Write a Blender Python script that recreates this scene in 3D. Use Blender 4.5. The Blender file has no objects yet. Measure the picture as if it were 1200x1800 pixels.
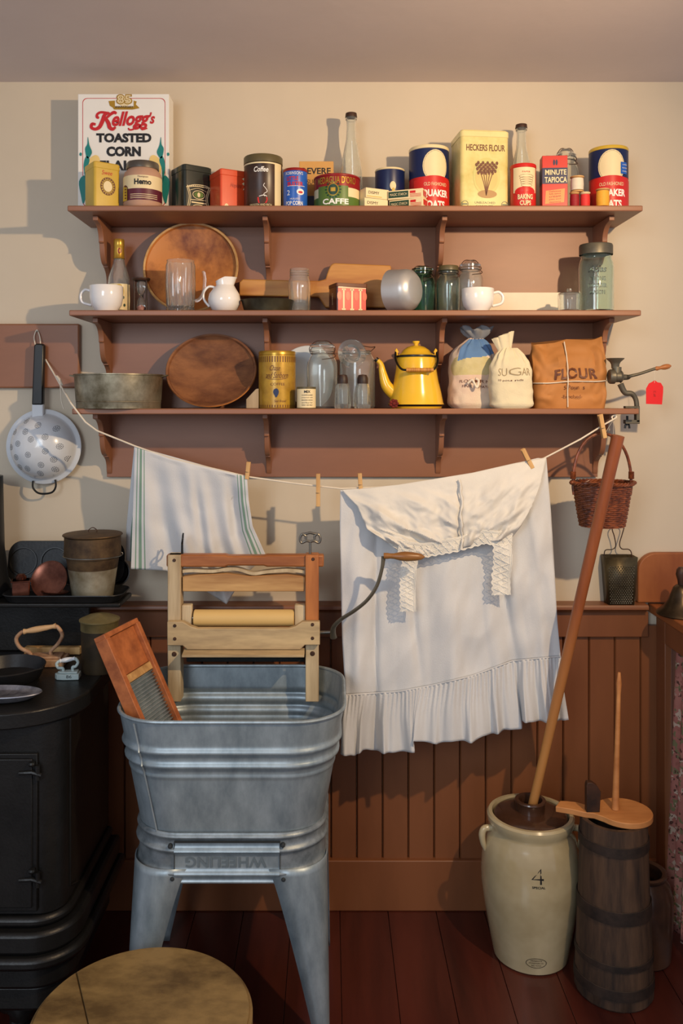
import bpy, math, random
from mathutils import Vector, Matrix, noise, Euler
R = math.radians
PI = math.pi
random.seed(7)
scene = bpy.context.scene
COL = scene.collection

# ---------------------------------------------------------------- camera, world, lamps, exposure
F = 1508.0      # focal length in pixels of the 1200 px wide frame
D = 2.26        # camera to back wall
ZC = 1.323      # eye height
cam_data = bpy.data.cameras.new('camera')
cam_data.sensor_fit = 'HORIZONTAL'
cam_data.sensor_width = 36.0
cam_data.lens = 36.0 * F / 1200.0
cam_data.shift_x = 20 / 1200.0
cam_data.shift_y = -192 / 1200.0
cam_data.clip_start = 0.05
cam = bpy.data.objects.new('camera', cam_data)
COL.objects.link(cam)
cam.location = (0, -D, ZC)
cam.rotation_euler = (R(90), 0, 0)
scene.camera = cam

world = bpy.data.worlds.new('world')
scene.world = world
world.use_nodes = True
wbg = world.node_tree.nodes['Background']
wbg.inputs[0].default_value = (0.64, 0.66, 0.74, 1)
wbg.inputs[1].default_value = 0.50

def lamp(name, kind, loc, target, energy, color, **kw):
    ld = bpy.data.lights.new(name, kind)
    ld.energy = energy
    ld.color = color
    for k, v in kw.items():
        setattr(ld, k, v)
    o = bpy.data.objects.new(name, ld)
    COL.objects.link(o)
    o.location = loc
    o.rotation_euler = (Vector(target) - Vector(loc)).to_track_quat('-Z', 'Y').to_euler()
    return o

# warm spot lamp of the room, up on the right, about level with the top shelf
lamp('warm_spot', 'SPOT', (0.84, -1.38, 1.88), (-0.55, 0.0, 1.35), 64, (1.0, 0.72, 0.43),
     spot_size=R(140), spot_blend=1.0, shadow_soft_size=0.018)
# daylight from a window behind and to the left of the camera
lamp('window_daylight', 'AREA', (-1.1, -3.6, 1.9), (-0.1, 0, 0.8), 24, (0.80, 0.90, 1.0),
     shape='RECTANGLE', size=0.9, size_y=1.2)

scene.view_settings.view_transform = 'Standard'
scene.view_settings.look = 'None'
scene.view_settings.exposure = 0.46
scene.view_settings.gamma = 1.0
scene.view_settings.use_curve_mapping = False

def sc(d):
    return (D - d) / F
def X(px, d):
    return (px - 580) * sc(d)
def Z(py, d):
    return ZC + (708 - py) * sc(d)
def W(px, py, d):
    return Vector((X(px, d), -d, Z(py, d)))

# ---------------------------------------------------------------- materials
def srgb(r, g, b):
    def c(v):
        v /= 255.0
        return v / 12.92 if v <= 0.04045 else ((v + 0.055) / 1.055) ** 2.4
    return (c(r), c(g), c(b), 1)

def mat(name, col, rough=0.5, metal=0.0, var=0.12, scale=14.0, bump=0.0, bscale=60.0, coat=0.0,
        c2=None, lo=0.35, hi=0.65, stretch=(1, 1, 1), detail=4.0, spec=0.5, trans=0.0, ior=1.45, sheen=0.0, alpha=1.0):
    m = bpy.data.materials.new(name)
    m.use_nodes = True
    nt = m.node_tree
    b = nt.nodes['Principled BSDF']
    b.inputs['Roughness'].default_value = rough
    b.inputs['Metallic'].default_value = metal
    b.inputs['Coat Weight'].default_value = coat
    b.inputs['Coat Roughness'].default_value = 0.1
    b.inputs['Specular IOR Level'].default_value = spec
    b.inputs['Transmission Weight'].default_value = trans
    b.inputs['IOR'].default_value = ior
    b.inputs['Sheen Weight'].default_value = sheen
    b.inputs['Alpha'].default_value = alpha
    c1 = srgb(*col)
    if c2 is None:
        c2_ = tuple(x * (1 - var) for x in c1[:3]) + (1,)
    else:
        c2_ = srgb(*c2)
    tc = nt.nodes.new('ShaderNodeTexCoord')
    mp = nt.nodes.new('ShaderNodeMapping')
    mp.inputs['Scale'].default_value = stretch
    nt.links.new(tc.outputs['Object'], mp.inputs['Vector'])
    nz = nt.nodes.new('ShaderNodeTexNoise')
    nz.inputs['Scale'].default_value = scale
    nz.inputs['Detail'].default_value = detail
    nz.inputs['Roughness'].default_value = 0.64
    nt.links.new(mp.outputs[0], nz.inputs['Vector'])
    rp = nt.nodes.new('ShaderNodeValToRGB')
    rp.color_ramp.elements[0].position = lo
    rp.color_ramp.elements[1].position = hi
    rp.color_ramp.elements[0].color = c2_
    rp.color_ramp.elements[1].color = c1
    nt.links.new(nz.outputs['Fac'], rp.inputs[0])
    nt.links.new(rp.outputs[0], b.inputs['Base Color'])
    if bump > 0:
        n2 = nt.nodes.new('ShaderNodeTexNoise')
        n2.inputs['Scale'].default_value = bscale
        n2.inputs['Detail'].default_value = 5
        nt.links.new(mp.outputs[0], n2.inputs['Vector'])
        bp = nt.nodes.new('ShaderNodeBump')
        bp.inputs['Strength'].default_value = bump
        bp.inputs['Distance'].default_value = 0.002
        nt.links.new(n2.outputs['Fac'], bp.inputs['Height'])
        nt.links.new(bp.outputs[0], b.inputs['Normal'])
    return m

def glassmat(name, col, rough=0.03, tr=0.94):
    m = bpy.data.materials.new(name)
    m.use_nodes = True
    nt = m.node_tree
    b = nt.nodes['Principled BSDF']
    b.inputs['Base Color'].default_value = col + (1,)
    b.inputs['Roughness'].default_value = rough
    b.inputs['Transmission Weight'].default_value = tr
    b.inputs['IOR'].default_value = 1.45
    n2 = nt.nodes.new('ShaderNodeTexNoise')
    tc = nt.nodes.new('ShaderNodeTexCoord')
    n2.inputs['Scale'].default_value = 25
    nt.links.new(tc.outputs['Object'], n2.inputs['Vector'])
    bp = nt.nodes.new('ShaderNodeBump')
    bp.inputs['Strength'].default_value = 0.08
    bp.inputs['Distance'].default_value = 0.002
    nt.links.new(n2.outputs['Fac'], bp.inputs['Height'])
    nt.links.new(bp.outputs[0], b.inputs['Normal'])
    return m

M = {}
M['plaster'] = mat('plaster', (206, 192, 170), 0.75, var=0.05, scale=3, bump=0.15, bscale=40)
M['ceiling'] = mat('ceiling_paint', (210, 196, 190), 0.8, var=0.05, scale=3, bump=0.2, bscale=50)
M['shelf'] = mat('brown_shelf_paint', (143, 95, 68), 0.42, var=0.16, scale=9, bump=0.08, bscale=30, stretch=(.3, 1, 1))
M['wains'] = mat('brown_wainscot_paint', (134, 82, 50), 0.4, var=0.2, scale=7, bump=0.1, bscale=30, stretch=(1, 1, .25))
M['black_iron'] = mat('black_iron', (34, 34, 35), 0.42, 0.35, var=0.3, scale=20, bump=0.15, bscale=120)
M['stove_iron'] = mat('stove_iron', (38, 37, 36), 0.38, 0.5, var=0.35, scale=12, bump=0.2, bscale=160)
M['galv'] = mat('galvanised_steel', (168, 180, 186), 0.42, 0.5, scale=26, c2=(124, 137, 144), lo=.3, hi=.7, bump=0.25, bscale=40, detail=10, stretch=(1, 1, .45))
M['galv_dark'] = mat('galvanised_groove', (52, 56, 58), 0.6, 0.3)
M['old_tin'] = mat('stained_tin', (168, 160, 138), 0.38, 0.7, c2=(84, 74, 50), scale=14, bump=0.1, detail=8)
M['rust_tin'] = mat('rusty_tin', (96, 74, 48), 0.55, 0.5, c2=(58, 42, 28), scale=22, bump=0.15)
M['alum'] = mat('aluminium', (196, 196, 196), 0.38, 0.55, var=0.05)
M['steel'] = mat('steel', (130, 126, 118), 0.35, 0.9, var=0.2)
M['grey_iron'] = mat('grey_cast_iron', (104, 98, 84), 0.45, 0.5, var=0.3, scale=30)
M['wood_pale'] = mat('pale_wood', (206, 164, 106), 0.55, c2=(168, 122, 70), scale=22, stretch=(1, 1, .12), bump=0.12)
M['wood_palex'] = mat('pale_wood_across', (206, 164, 106), 0.55, c2=(150, 104, 58), scale=22, stretch=(.12, 1, 1), bump=0.12)
M['wood_grey'] = mat('weathered_wood', (200, 174, 130), 0.65, c2=(150, 128, 96), scale=22, stretch=(.2, 1, 1), bump=0.15)
M['wood_greyz'] = mat('weathered_wood_upright', (206, 186, 150), 0.65, c2=(160, 136, 102), scale=22, stretch=(1, 1, .12), bump=0.15)
M['wood_orange'] = mat('orange_wood', (178, 112, 60), 0.45, c2=(136, 78, 38), scale=20, stretch=(.2, 1, 1), bump=0.1)
M['wood_orangez'] = mat('orange_wood_upright', (188, 118, 60), 0.45, c2=(150, 86, 40), scale=20, stretch=(1, 1, .15), bump=0.1)
M['wood_bowl'] = mat('bowl_wood', (190, 122, 62), 0.5, c2=(112, 56, 26), scale=7, stretch=(1.2, .9, 1), detail=12, lo=0.36, hi=0.56, bump=.15)
M['wood_bowl2'] = mat('dull_bowl_wood', (142, 92, 56), 0.7, c2=(96, 56, 34), scale=14, stretch=(.7, 1.3, 1), detail=12, lo=.36, hi=.62, bump=.2)
M['wood_pole'] = mat('pole_wood', (168, 98, 52), 0.4, c2=(128, 66, 32), scale=14, stretch=(1, 1, .1))
M['wood_churn'] = mat('dark_churn_wood', (86, 62, 44), 0.75, c2=(40, 28, 22), scale=16, stretch=(2, 2, .3), bump=0.4, bscale=50, detail=8)
M['wood_drum'] = mat('drum_lid_wood', (142, 114, 68), 0.6, c2=(90, 68, 36), scale=11, stretch=(.6, 1, 1), bump=0.3, detail=12, lo=.38, hi=.6)
M['wood_dark'] = mat('dark_wood', (70, 42, 26), 0.5, c2=(40, 24, 16), scale=20)
M['wicker'] = mat('wicker', (138, 74, 40), 0.4, c2=(84, 40, 22), scale=60, bump=0.2)
M['cloth_white'] = mat('white_cotton', (208, 208, 208), 0.9, var=0.05, scale=8, bump=0.25, bscale=400, sheen=0.1)
M['cloth_cream'] = mat('cream_cotton', (214, 210, 202), 0.9, var=0.08, scale=8, bump=0.25, bscale=400)
M['lace'] = mat('lace_cotton', (238, 234, 224), 0.9, var=0.05)
M['cloth_green'] = mat('green_stripe', (128, 158, 138), 0.9)
M['cord'] = mat('white_cord', (226, 214, 194), 0.8, bump=0.3, bscale=400)
M['china'] = mat('white_china', (232, 228, 224), 0.15, var=0.02, coat=0.6)
M['crock'] = mat('stoneware_glaze', (198, 182, 146), 0.18, c2=(170, 153, 116), scale=5, coat=0.5, spec=0.6)
M['brown_glaze'] = mat('brown_glaze', (74, 48, 34), 0.25, var=0.3, coat=0.4)
M['yellow'] = mat('yellow_enamel', (232, 184, 46), 0.2, var=0.06, coat=0.6)
M['enamel'] = mat('grey_white_enamel', (206, 210, 214), 0.25, var=0.06, coat=0.5)
M['black'] = mat('black_plastic', (20, 19, 18), 0.35)
M['glass'] = glassmat('clear_glass', (0.93, 0.96, 0.94))
M['glass_green'] = glassmat('aqua_glass', (0.42, 0.80, 0.70), tr=1.0)
M['glass_pale'] = glassmat('pale_green_glass', (0.80, 0.93, 0.86), tr=.98)
M['red'] = mat('red_print', (196, 36, 30), 0.35, var=0.05)
M['dkred'] = mat('dark_red_print', (140, 24, 22), 0.35)
M['orange'] = mat('orange_red_tin', (214, 74, 34), 0.3, var=0.1, coat=0.3)
M['blue'] = mat('blue_print', (34, 92, 186), 0.35)
M['navy'] = mat('navy_print', (22, 34, 78), 0.35)
M['green'] = mat('green_print', (84, 112, 44), 0.35)
M['dkgreen'] = mat('dark_green_print', (30, 62, 42), 0.35)
M['teal'] = mat('teal_print', (20, 128, 124), 0.5)
M['white'] = mat('white_card', (232, 230, 224), 0.55, var=0.03)
M['cream'] = mat('cream_print', (226, 208, 164), 0.45, var=0.05)
M['blackink'] = mat('black_ink', (26, 22, 20), 0.5)
M['brownink'] = mat('brown_ink', (104, 56, 30), 0.5)
M['redink'] = mat('red_ink', (196, 28, 34), 0.5)
M['goldtin'] = mat('gold_tin', (200, 156, 60), 0.28, 0.6, var=0.25, scale=20)
M['mustard'] = mat('mustard_tin', (202, 168, 56), 0.35, var=0.12, coat=0.3)
M['darktin'] = mat('dark_green_tin', (32, 40, 34), 0.25, var=0.2, coat=0.4)
M['coffeebrown'] = mat('coffee_brown_print', (74, 48, 28), 0.35, c2=(48, 30, 20), scale=12)
M['lidbrown'] = mat('olive_brown_lid', (92, 82, 54), 0.4, var=0.1)
M['purple'] = mat('maroon_print', (92, 32, 48), 0.4)
M['pinkpowder'] = mat('pink_brown_powder', (186, 146, 122), 0.7)
M['kraft'] = mat('kraft_paper', (182, 122, 64), 0.7, var=0.15, scale=6, bump=0.6, bscale=12)
M['sugar_cloth'] = mat('sugar_sack_cloth', (216, 204, 172), 0.9, var=0.1, scale=7, bump=0.3, bscale=300)
M['floor'] = None
# ---------------------------------------------------------------- mesh helpers
MAT = {}        # matrices of things, by object name
def catmull(pts, n=6, closed=False):
    P = [Vector(p) for p in pts]
    if len(P) < 3:
        return P
    out = []
    N = len(P)
    rng = range(N) if closed else range(N - 1)
    for i in rng:
        if closed:
            p0, p1, p2, p3 = P[(i - 1) % N], P[i], P[(i + 1) % N], P[(i + 2) % N]
        else:
            p0, p1, p2, p3 = P[max(i - 1, 0)], P[i], P[i + 1], P[min(i + 2, N - 1)]
        for k in range(n):
            t = k / n
            out.append(0.5 * ((2 * p1) + (p2 - p0) * t + (2 * p0 - 5 * p1 + 4 * p2 - p3) * t * t
                              + (3 * p1 - p0 - 3 * p2 + p3) * t ** 3))
    if not closed:
        out.append(P[-1])
    return out

_tc = {}
def text_geo(s, bold=0.0, shear=0.0, space=1.0):
    key = (s, bold, shear, space)
    if key in _tc:
        return _tc[key]
    cu = bpy.data.curves.new('t', 'FONT')
    cu.body = s
    cu.offset = bold
    cu.shear = shear
    cu.space_character = space
    cu.resolution_u = 3
    cu.align_x = 'LEFT'
    o = bpy.data.objects.new('t', cu)
    COL.objects.link(o)
    dg = bpy.context.evaluated_depsgraph_get()
    dg.update()
    me = bpy.data.meshes.new_from_object(o.evaluated_get(dg))
    vs = [(v.co.x, v.co.y) for v in me.vertices]
    fs = [tuple(p.vertices) for p in me.polygons]
    bpy.data.objects.remove(o)
    bpy.data.curves.remove(cu)
    bpy.data.meshes.remove(me)
    x0 = min(v[0] for v in vs); x1 = max(v[0] for v in vs)
    y0 = min(v[1] for v in vs); y1 = max(v[1] for v in vs)
    vs = [((x - x0) / (x1 - x0) - .5, (y - y0) / (y1 - y0) - .5) for x, y in vs]
    _tc[key] = (vs, fs)
    return _tc[key]

def cyl(r, ang=0.0, z=0.0):          # maps flat label coordinates onto a round side facing -y
    def f(x, y):
        a = ang + x / r
        return (r * math.sin(a), -r * math.cos(a), z + y)
    return f
def front(y, x0=0.0, z0=0.0):
    return lambda x, z: (x0 + x, y, z0 + z)

class MB:
    def __init__(s):
        s.v = []; s.f = []; s.m = []; s.T = Matrix.Identity(4)
    def add(s, vs, fs, mi=0):
        b = len(s.v)
        s.v += [s.T @ Vector(v) for v in vs]
        s.f += [tuple(i + b for i in f) for f in fs]
        s.m += list(mi) if isinstance(mi, (list, tuple)) else [mi] * len(fs)
        return s
    def box(s, x0, x1, y0, y1, z0, z1, mi=0):
        vs = [(x, y, z) for z in (z0, z1) for y in (y0, y1) for x in (x0, x1)]
        return s.add(vs, [(0, 2, 3, 1), (4, 5, 7, 6), (0, 1, 5, 4), (2, 6, 7, 3), (0, 4, 6, 2), (1, 3, 7, 5)], mi)
    def lathe(s, prof, n=40, mi=0, c=(0, 0, 0), fn=None, a0=0.0, a1=2 * PI, smooth=0):
        """prof: (r, z) or (r, z, mat-index of the band that starts here)"""
        if smooth:
            pp = catmull([(p[0], p[1], 0) for p in prof], smooth)
            prof = [(max(p.x, 0), p.y) for p in pp]
        full = abs(a1 - a0 - 2 * PI) < 1e-6
        cols = n if full else n + 1
        vs = []; fs = []; ms = []
        for p in prof:
            for k in range(cols):
                a = a0 + (a1 - a0) * k / n
                r = p[0]
                if fn: r = fn(r, p[1], a)
                vs.append((c[0] + r * math.sin(a), c[1] - r * math.cos(a), c[2] + p[1]))
        for i in range(len(prof) - 1):
            mm = prof[i][2] if len(prof[i]) > 2 else mi
            for k in range(n):
                k2 = (k + 1) % cols
                a, b_, c_, d_ = i * cols + k, i * cols + k2, (i + 1) * cols + k2, (i + 1) * cols + k
                if prof[i][0] < 1e-7: fs.append((a, c_, d_))
                elif prof[i + 1][0] < 1e-7: fs.append((a, b_, d_))
                else: fs.append((a, b_, c_, d_))
                ms.append(mm)
        return s.add(vs, fs, ms)
    def tube(s, pts, r, n=10, mi=0, closed=False, sub=0, caps=True, flat=1.0):
        P = catmull(pts, sub, closed) if sub else [Vector(p) for p in pts]
        N = len(P)
        rs = r if isinstance(r, (list, tuple)) else [r]
        def rad(i):
            t = i / max(N - 1, 1) * (len(rs) - 1)
            k = min(int(t), len(rs) - 2) if len(rs) > 1 else 0
            return rs[0] if len(rs) == 1 else rs[k] + (rs[k + 1] - rs[k]) * (t - k)
        vs = []; fs = []
        up = None
        for i in range(N):
            if closed: t = P[(i + 1) % N] - P[(i - 1) % N]
            else: t = P[min(i + 1, N - 1)] - P[max(i - 1, 0)]
            if t.length < 1e-9: t = Vector((0, 0, 1))
            t.normalize()
            if up is None:
                up = Vector((0, 1, 0)) if abs(t.y) < 0.9 else Vector((0, 0, 1))
            a = (up - t * up.dot(t)).normalized()
            up = a
            b_ = t.cross(a)
            for k in range(n):
                an = 2 * PI * k / n
                vs.append(P[i] + a * (math.cos(an) * rad(i) * flat) + b_ * (math.sin(an) * rad(i)))
        L = N if closed else N - 1
        for i in range(L):
            j = (i + 1) % N
            for k in range(n):
                k2 = (k + 1) % n
                fs.append((i * n + k, i * n + k2, j * n + k2, j * n + k))
        if caps and not closed:
            fs.append(tuple(range(n - 1, -1, -1)))
            fs.append(tuple((N - 1) * n + k for k in range(n)))
        return s.add(vs, fs, mi)
    def prism(s, pts, y0, y1, mi=0, axis='y'):
        """outline (a, b) extruded along an axis: y -> (a, y, b); x -> (x, a, b); z -> (a, b, z)"""
        N = len(pts)
        def m(p, t):
            return (p[0], t, p[1]) if axis == 'y' else ((t, p[0], p[1]) if axis == 'x' else (p[0], p[1], t))
        vs = [m(p, y0) for p in pts] + [m(p, y1) for p in pts]
        fs = [tuple(range(N)), tuple(range(2 * N - 1, N - 1, -1))]
        for i in range(N):
            j = (i + 1) % N
            fs.append((i, i + N, j + N, j))
        return s.add(vs, fs, mi)
    def grid(s, fn, nu, nv, mi=0, mf=None, wrap=False):
        vs = [fn(i / nu, j / nv) for j in range(nv + 1) for i in range(nu + (0 if wrap else 1))]
        c = nu if wrap else nu + 1
        fs = []; ms = []
        for j in range(nv):
            for i in range(nu):
                i2 = (i + 1) % c
                fs.append((j * c + i, j * c + i2, (j + 1) * c + i2, (j + 1) * c + i))
                ms.append(mf((i + .5) / nu, (j + .5) / nv) if mf else mi)
        return s.add(vs, fs, ms)
    def text(s, t, w, h, fn, mi=0, bold=0.0, shear=0.0, space=1.0, rot=0.0):
        vs, fs = text_geo(t, bold, shear, space)
        cr, sr = math.cos(rot), math.sin(rot)
        return s.add([fn(x * w * cr - y * h * sr, x * w * sr + y * h * cr) for x, y in vs], fs, mi)
    def patch(s, pts, fn, mi=0):     # flat outline printed through fn
        return s.add([fn(x, y) for x, y in pts], [tuple(range(len(pts)))], mi)
    def rect(s, x0, x1, y0, y1, fn, mi=0, n=6):
        return s.grid(lambda u, v: fn(x0 + (x1 - x0) * u, y0 + (y1 - y0) * v), n, 1, mi)
    def ring(s, x, y, rx, ry, t, fn, mi=0, n=28):
        vs = []
        for k in range(n):
            a = 2 * PI * k / n
            vs += [fn(x + math.cos(a) * rx, y + math.sin(a) * ry), fn(x + math.cos(a) * (rx - t), y + math.sin(a) * (ry - t))]
        return s.add(vs, [(2 * k, 2 * k + 1, (2 * k + 3) % (2 * n), (2 * k + 2) % (2 * n)) for k in range(n)], mi)
    def disc(s, x, y, rx, ry, fn, mi=0, n=24):
        R_ = 1 if max(rx, ry) < .006 else 4
        vs = [fn(x, y)]
        for j in range(1, R_ + 1):
            vs += [fn(x + math.cos(2 * PI * k / n) * rx * j / R_, y + math.sin(2 * PI * k / n) * ry * j / R_) for k in range(n)]
        fs = [(0, k + 1, (k + 1) % n + 1) for k in range(n)]
        for j in range(R_ - 1):
            fs += [(1 + j * n + k, 1 + (j + 1) * n + k, 1 + (j + 1) * n + (k + 1) % n, 1 + j * n + (k + 1) % n) for k in range(n)]
        return s.add(vs, fs, mi)
    def build(s, name, mats, parent=None, loc=(0, 0, 0), rot=0.0, world=False, bevel=0, ang=38, flat=False,
              label=None, subsurf=0, solid=0):
        """world=True: the vertices are room coordinates, whatever the parent or the origin"""
        if not isinstance(mats, (list, tuple)): mats = [mats]
        vs = s.v
        if world:
            inv = MAT[parent.name].inverted() if parent is not None else Matrix.Translation(loc).inverted()
            vs = [inv @ v for v in vs]
        me = bpy.data.meshes.new(name)
        me.from_pydata([tuple(v) for v in vs], [], s.f)
        for m in mats: me.materials.append(M[m] if isinstance(m, str) else m)
        me.polygons.foreach_set('material_index', s.m)
        me.update()
        if not flat:
            me.polygons.foreach_set('use_smooth', [True] * len(s.f))
            me.set_sharp_from_angle(angle=R(ang))
        o = bpy.data.objects.new(name, me)
        COL.objects.link(o)
        if parent is not None:
            o.parent = parent
            MAT[o.name] = MAT[parent.name]
        else:
            o.location = loc
            o.rotation_euler = (0, 0, rot)
        if bevel:
            b = o.modifiers.new('bevel', 'BEVEL'); b.width = bevel; b.segments = 2; b.limit_method = 'ANGLE'; b.angle_limit = R(50)
        if solid:
            b = o.modifiers.new('solid', 'SOLIDIFY'); b.thickness = solid; b.offset = 0
        if subsurf:
            b = o.modifiers.new('sub', 'SUBSURF'); b.levels = subsurf; b.render_levels = subsurf
        if label: o['label'] = label
        return o

def tag(o, label, cat, group=None):
    o['label'] = label; o['category'] = cat
    if group: o['group'] = group
    return o
def thing(name, label, cat, loc=(0, 0, 0), rot=0.0, group=None):
    o = bpy.data.objects.new(name, None)
    COL.objects.link(o)
    o.empty_display_size = 0.05
    o.location = loc
    o.rotation_euler = (0, 0, rot) if not isinstance(rot, (tuple, list)) else rot
    MAT[o.name] = Matrix.Translation(loc) @ Euler(o.rotation_euler).to_matrix().to_4x4()
    return tag(o, label, cat, group)
def struct(o):
    o['kind'] = 'structure'
    return o
def vessel(outer, t=0.0022, base=0.005):
    """closed glass wall from an outer profile that starts at the axis"""
    inner = [(max(r - t, 0.0005), z) for r, z in outer[1:]]
    inner[0] = (inner[0][0], outer[0][1] + base)
    inner = [p for p in inner if p[1] >= outer[0][1] + base - 1e-6]
    return [(0, outer[0][1])] + list(outer[1:]) + list(reversed(inner)) + [(0, outer[0][1] + base)]
def rrect(w, h, r, n=5, cx=0, cy=0):
    out = []
    for (sx, sy, a0) in ((1, -1, -90), (1, 1, 0), (-1, 1, 90), (-1, -1, 180)):
        for k in range(n + 1):
            a = R(a0 + 90 * k / n)
            out.append((cx + sx * (w / 2 - r) + r * math.cos(a), cy + sy * (h / 2 - r) + r * math.sin(a)))
    return out

ZT, ZM, ZB = 1.797, 1.5457, 1.309    # tops of the three shelf boards
# ---------------------------------------------------------------- the room
CEIL = 2.168
def wood_floor():
    m = mat('floor_boards', (88, 38, 28), 0.28, c2=(56, 22, 17), scale=8, stretch=(1, .12, 1), bump=0.1, coat=0.2, detail=7)
    return m
b = MB(); b.box(-1.6, 1.5, 0.0, 0.08, 0.0, CEIL); struct(b.build('wall_back', 'plaster'))
b = MB(); b.box(-1.6, 1.5, -2.6, 0.08, CEIL, CEIL + 0.05); struct(b.build('ceiling', 'ceiling'))
b = MB()
x = -1.6
while x < 1.5:
    b.box(x + 0.001, min(x + 0.1245, 1.5), -2.6, 0.08, -0.03, 0.0)
    x += 0.125
b.box(-1.6, 1.5, -2.6, 0.08, -0.05, -0.006)
struct(b.build('floor', wood_floor(), bevel=0.0005))

# beadboard wainscot
b = MB()
x = -1.55
while x < 1.4:
    w = 0.0675
    prof = [(x, -0.001), (x, -0.012), (x + 0.003, -0.016), (x + w - 0.0035, -0.016), (x + w - 0.0015, -0.012), (x + w - 0.0015, -0.001)]
    b.prism(prof, 0.10, 0.74, axis='z')
    x += w
struct(b.build('trim_1', 'wains'))
b = MB(); b.box(-1.6, .828, -0.028, -0.0005, 0.713, 0.779)
struct(b.build('trim_2', 'wains', bevel=0.002))
b = MB(); b.prism([(0, .779), (-.034, .779), (-.036, .785), (-.047, .786), (-.052, .790), (-.052, .797), (-.049, .801), (0, .801)], -1.6, X(1137, .04), axis='x')
struct(b.build('trim_3', 'wains'))
b = MB(); b.box(-1.6, 1.45, -0.029, -0.0005, 0.0, 0.132)
struct(b.build('baseboard_back', 'wains', bevel=0.003))

# ---------------------------------------------------------------- the wall shelf
shelf = thing('wall_shelf', 'wide brown painted three tier wall shelf with scrolled brackets', 'shelf', (0.06, 0, 1.13))
def shelf_board(z, x0, x1):
    b = MB(); b.box(x0, x1, -0.2, -0.0005, z - 0.0137, z)
    b.build('shelf_board', 'shelf', shelf, world=True, bevel=0.0025)
shelf_board(ZT, -.631, .751); shelf_board(ZM, -.627, .747); shelf_board(ZB, -.620, .742)
BXL, BXR = X(190, 0), X(1047, 0)
for za, zb in ((ZT - .0137, ZM), (ZM - .0137, ZB), (ZB - .0137, Z(839, .02))):
    b = MB(); b.box(BXL, BXR, -0.014, -0.0005, zb + 0.0003, za - 0.0003)
    b.build('backboard', 'shelf', shelf, world=True, bevel=0.001)
def bracket_outline():
    p = [(0.0142, 0), (0.150, 0), (0.150, -0.011)]
    for k in range(9):                                   # concave scoop
        a = k / 8 * PI / 2
        p.append((0.144 - 0.046 * math.sin(a) - .003, -0.013 - 0.040 * (1 - math.cos(a))))
    p += [(0.098, -0.056), (0.090, -0.0565)]
    for k in range(1, 9):                                # round belly
        a = k / 8 * PI / 2
        p.append((0.088 - 0.036 * (1 - math.cos(a)) , -0.058 - 0.050 * math.sin(a)))
    p += [(0.052, -0.1115), (0.044, -0.112)]
    for k in range(1, 7):
        a = k / 6 * PI / 2
        p.append((0.044 - 0.026 * math.sin(a), -0.112 - 0.036 * (1 - math.cos(a)) - 0.004))
    p += [(0.0142, -0.158)]
    return p
for z in (ZT, ZM, ZB):
    for px in (190, 473, 768, 1047):
        x = X(px, 0)
        x = min(max(x, BXL + .007), BXR - .007)
        b = MB(); b.prism([(-a, z - 0.014 + c) for a, c in bracket_outline()], x - .0065, x + .0065, axis='x')
        b.build('bracket', 'shelf', shelf, world=True, bevel=0.0012)

# peg rail board at the left
b = MB(); b.box(-1.3, X(139, .02), -0.02, -0.0005, Z(682, .02), Z(569, .02))
x0 = -1.3
tag(b.build('wall_board', 'shelf', loc=(-0.97, 0, Z(682, .02)), world=True, bevel=0.004),
    'brown painted flat board on the wall left of the shelves, behind the colander handle', 'board')

# dry sink / counter in the right corner
M['sink'] = mat('sink_wood', (166, 100, 54), 0.45, c2=(138, 76, 40), scale=9, stretch=(1, .4, .4))
sk = thing('dry_sink', 'brown wooden dry sink with rounded backsplash in right corner', 'cabinet', (1.15, -0.25, 0))
out = []
xL, xR, zt = X(1123, .03), 1.45, Z(973, .03)
out = [(xR, .801), (xR, zt), (xL + .05, zt)]
for k in range(1, 9):
    a = k / 8 * PI / 2
    out.append((xL + .05 - .05 * math.sin(a), zt - .05 * (1 - math.cos(a))))
out += [(xL, .801)]
b = MB(); b.prism(out, -0.054, -0.034); b.v = [Vector((v.x, v.y + .033, v.z)) for v in b.v]
b.build('backsplash', 'sink', sk, world=True, bevel=0.003)
b = MB(); b.prism([(X(1137, 0), 0.0), (X(1137, 0), -.6), (1.45, -.6), (1.45, 0.0)], 0.774, 0.797, axis='z')
for i, v in enumerate(b.v): b.v[i] = Vector((v.x, min(v.y, -.0005), v.z))
b.build('counter_top', 'sink', sk, world=True, bevel=0.003)
b = MB(); b.box(X(1137, 0) + .012, X(1137, 0) + .03, -0.088, -0.030, 0.0, 0.773)
b.build('side_panel', 'wains', sk, world=True, bevel=0.002)
b = MB(); b.box(X(1137, 0) + .012, X(1137, 0) + .03, -0.59, -0.0885, 0.712, 0.773)
b.build('apron', 'wains', sk, world=True, bevel=0.002)
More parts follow.
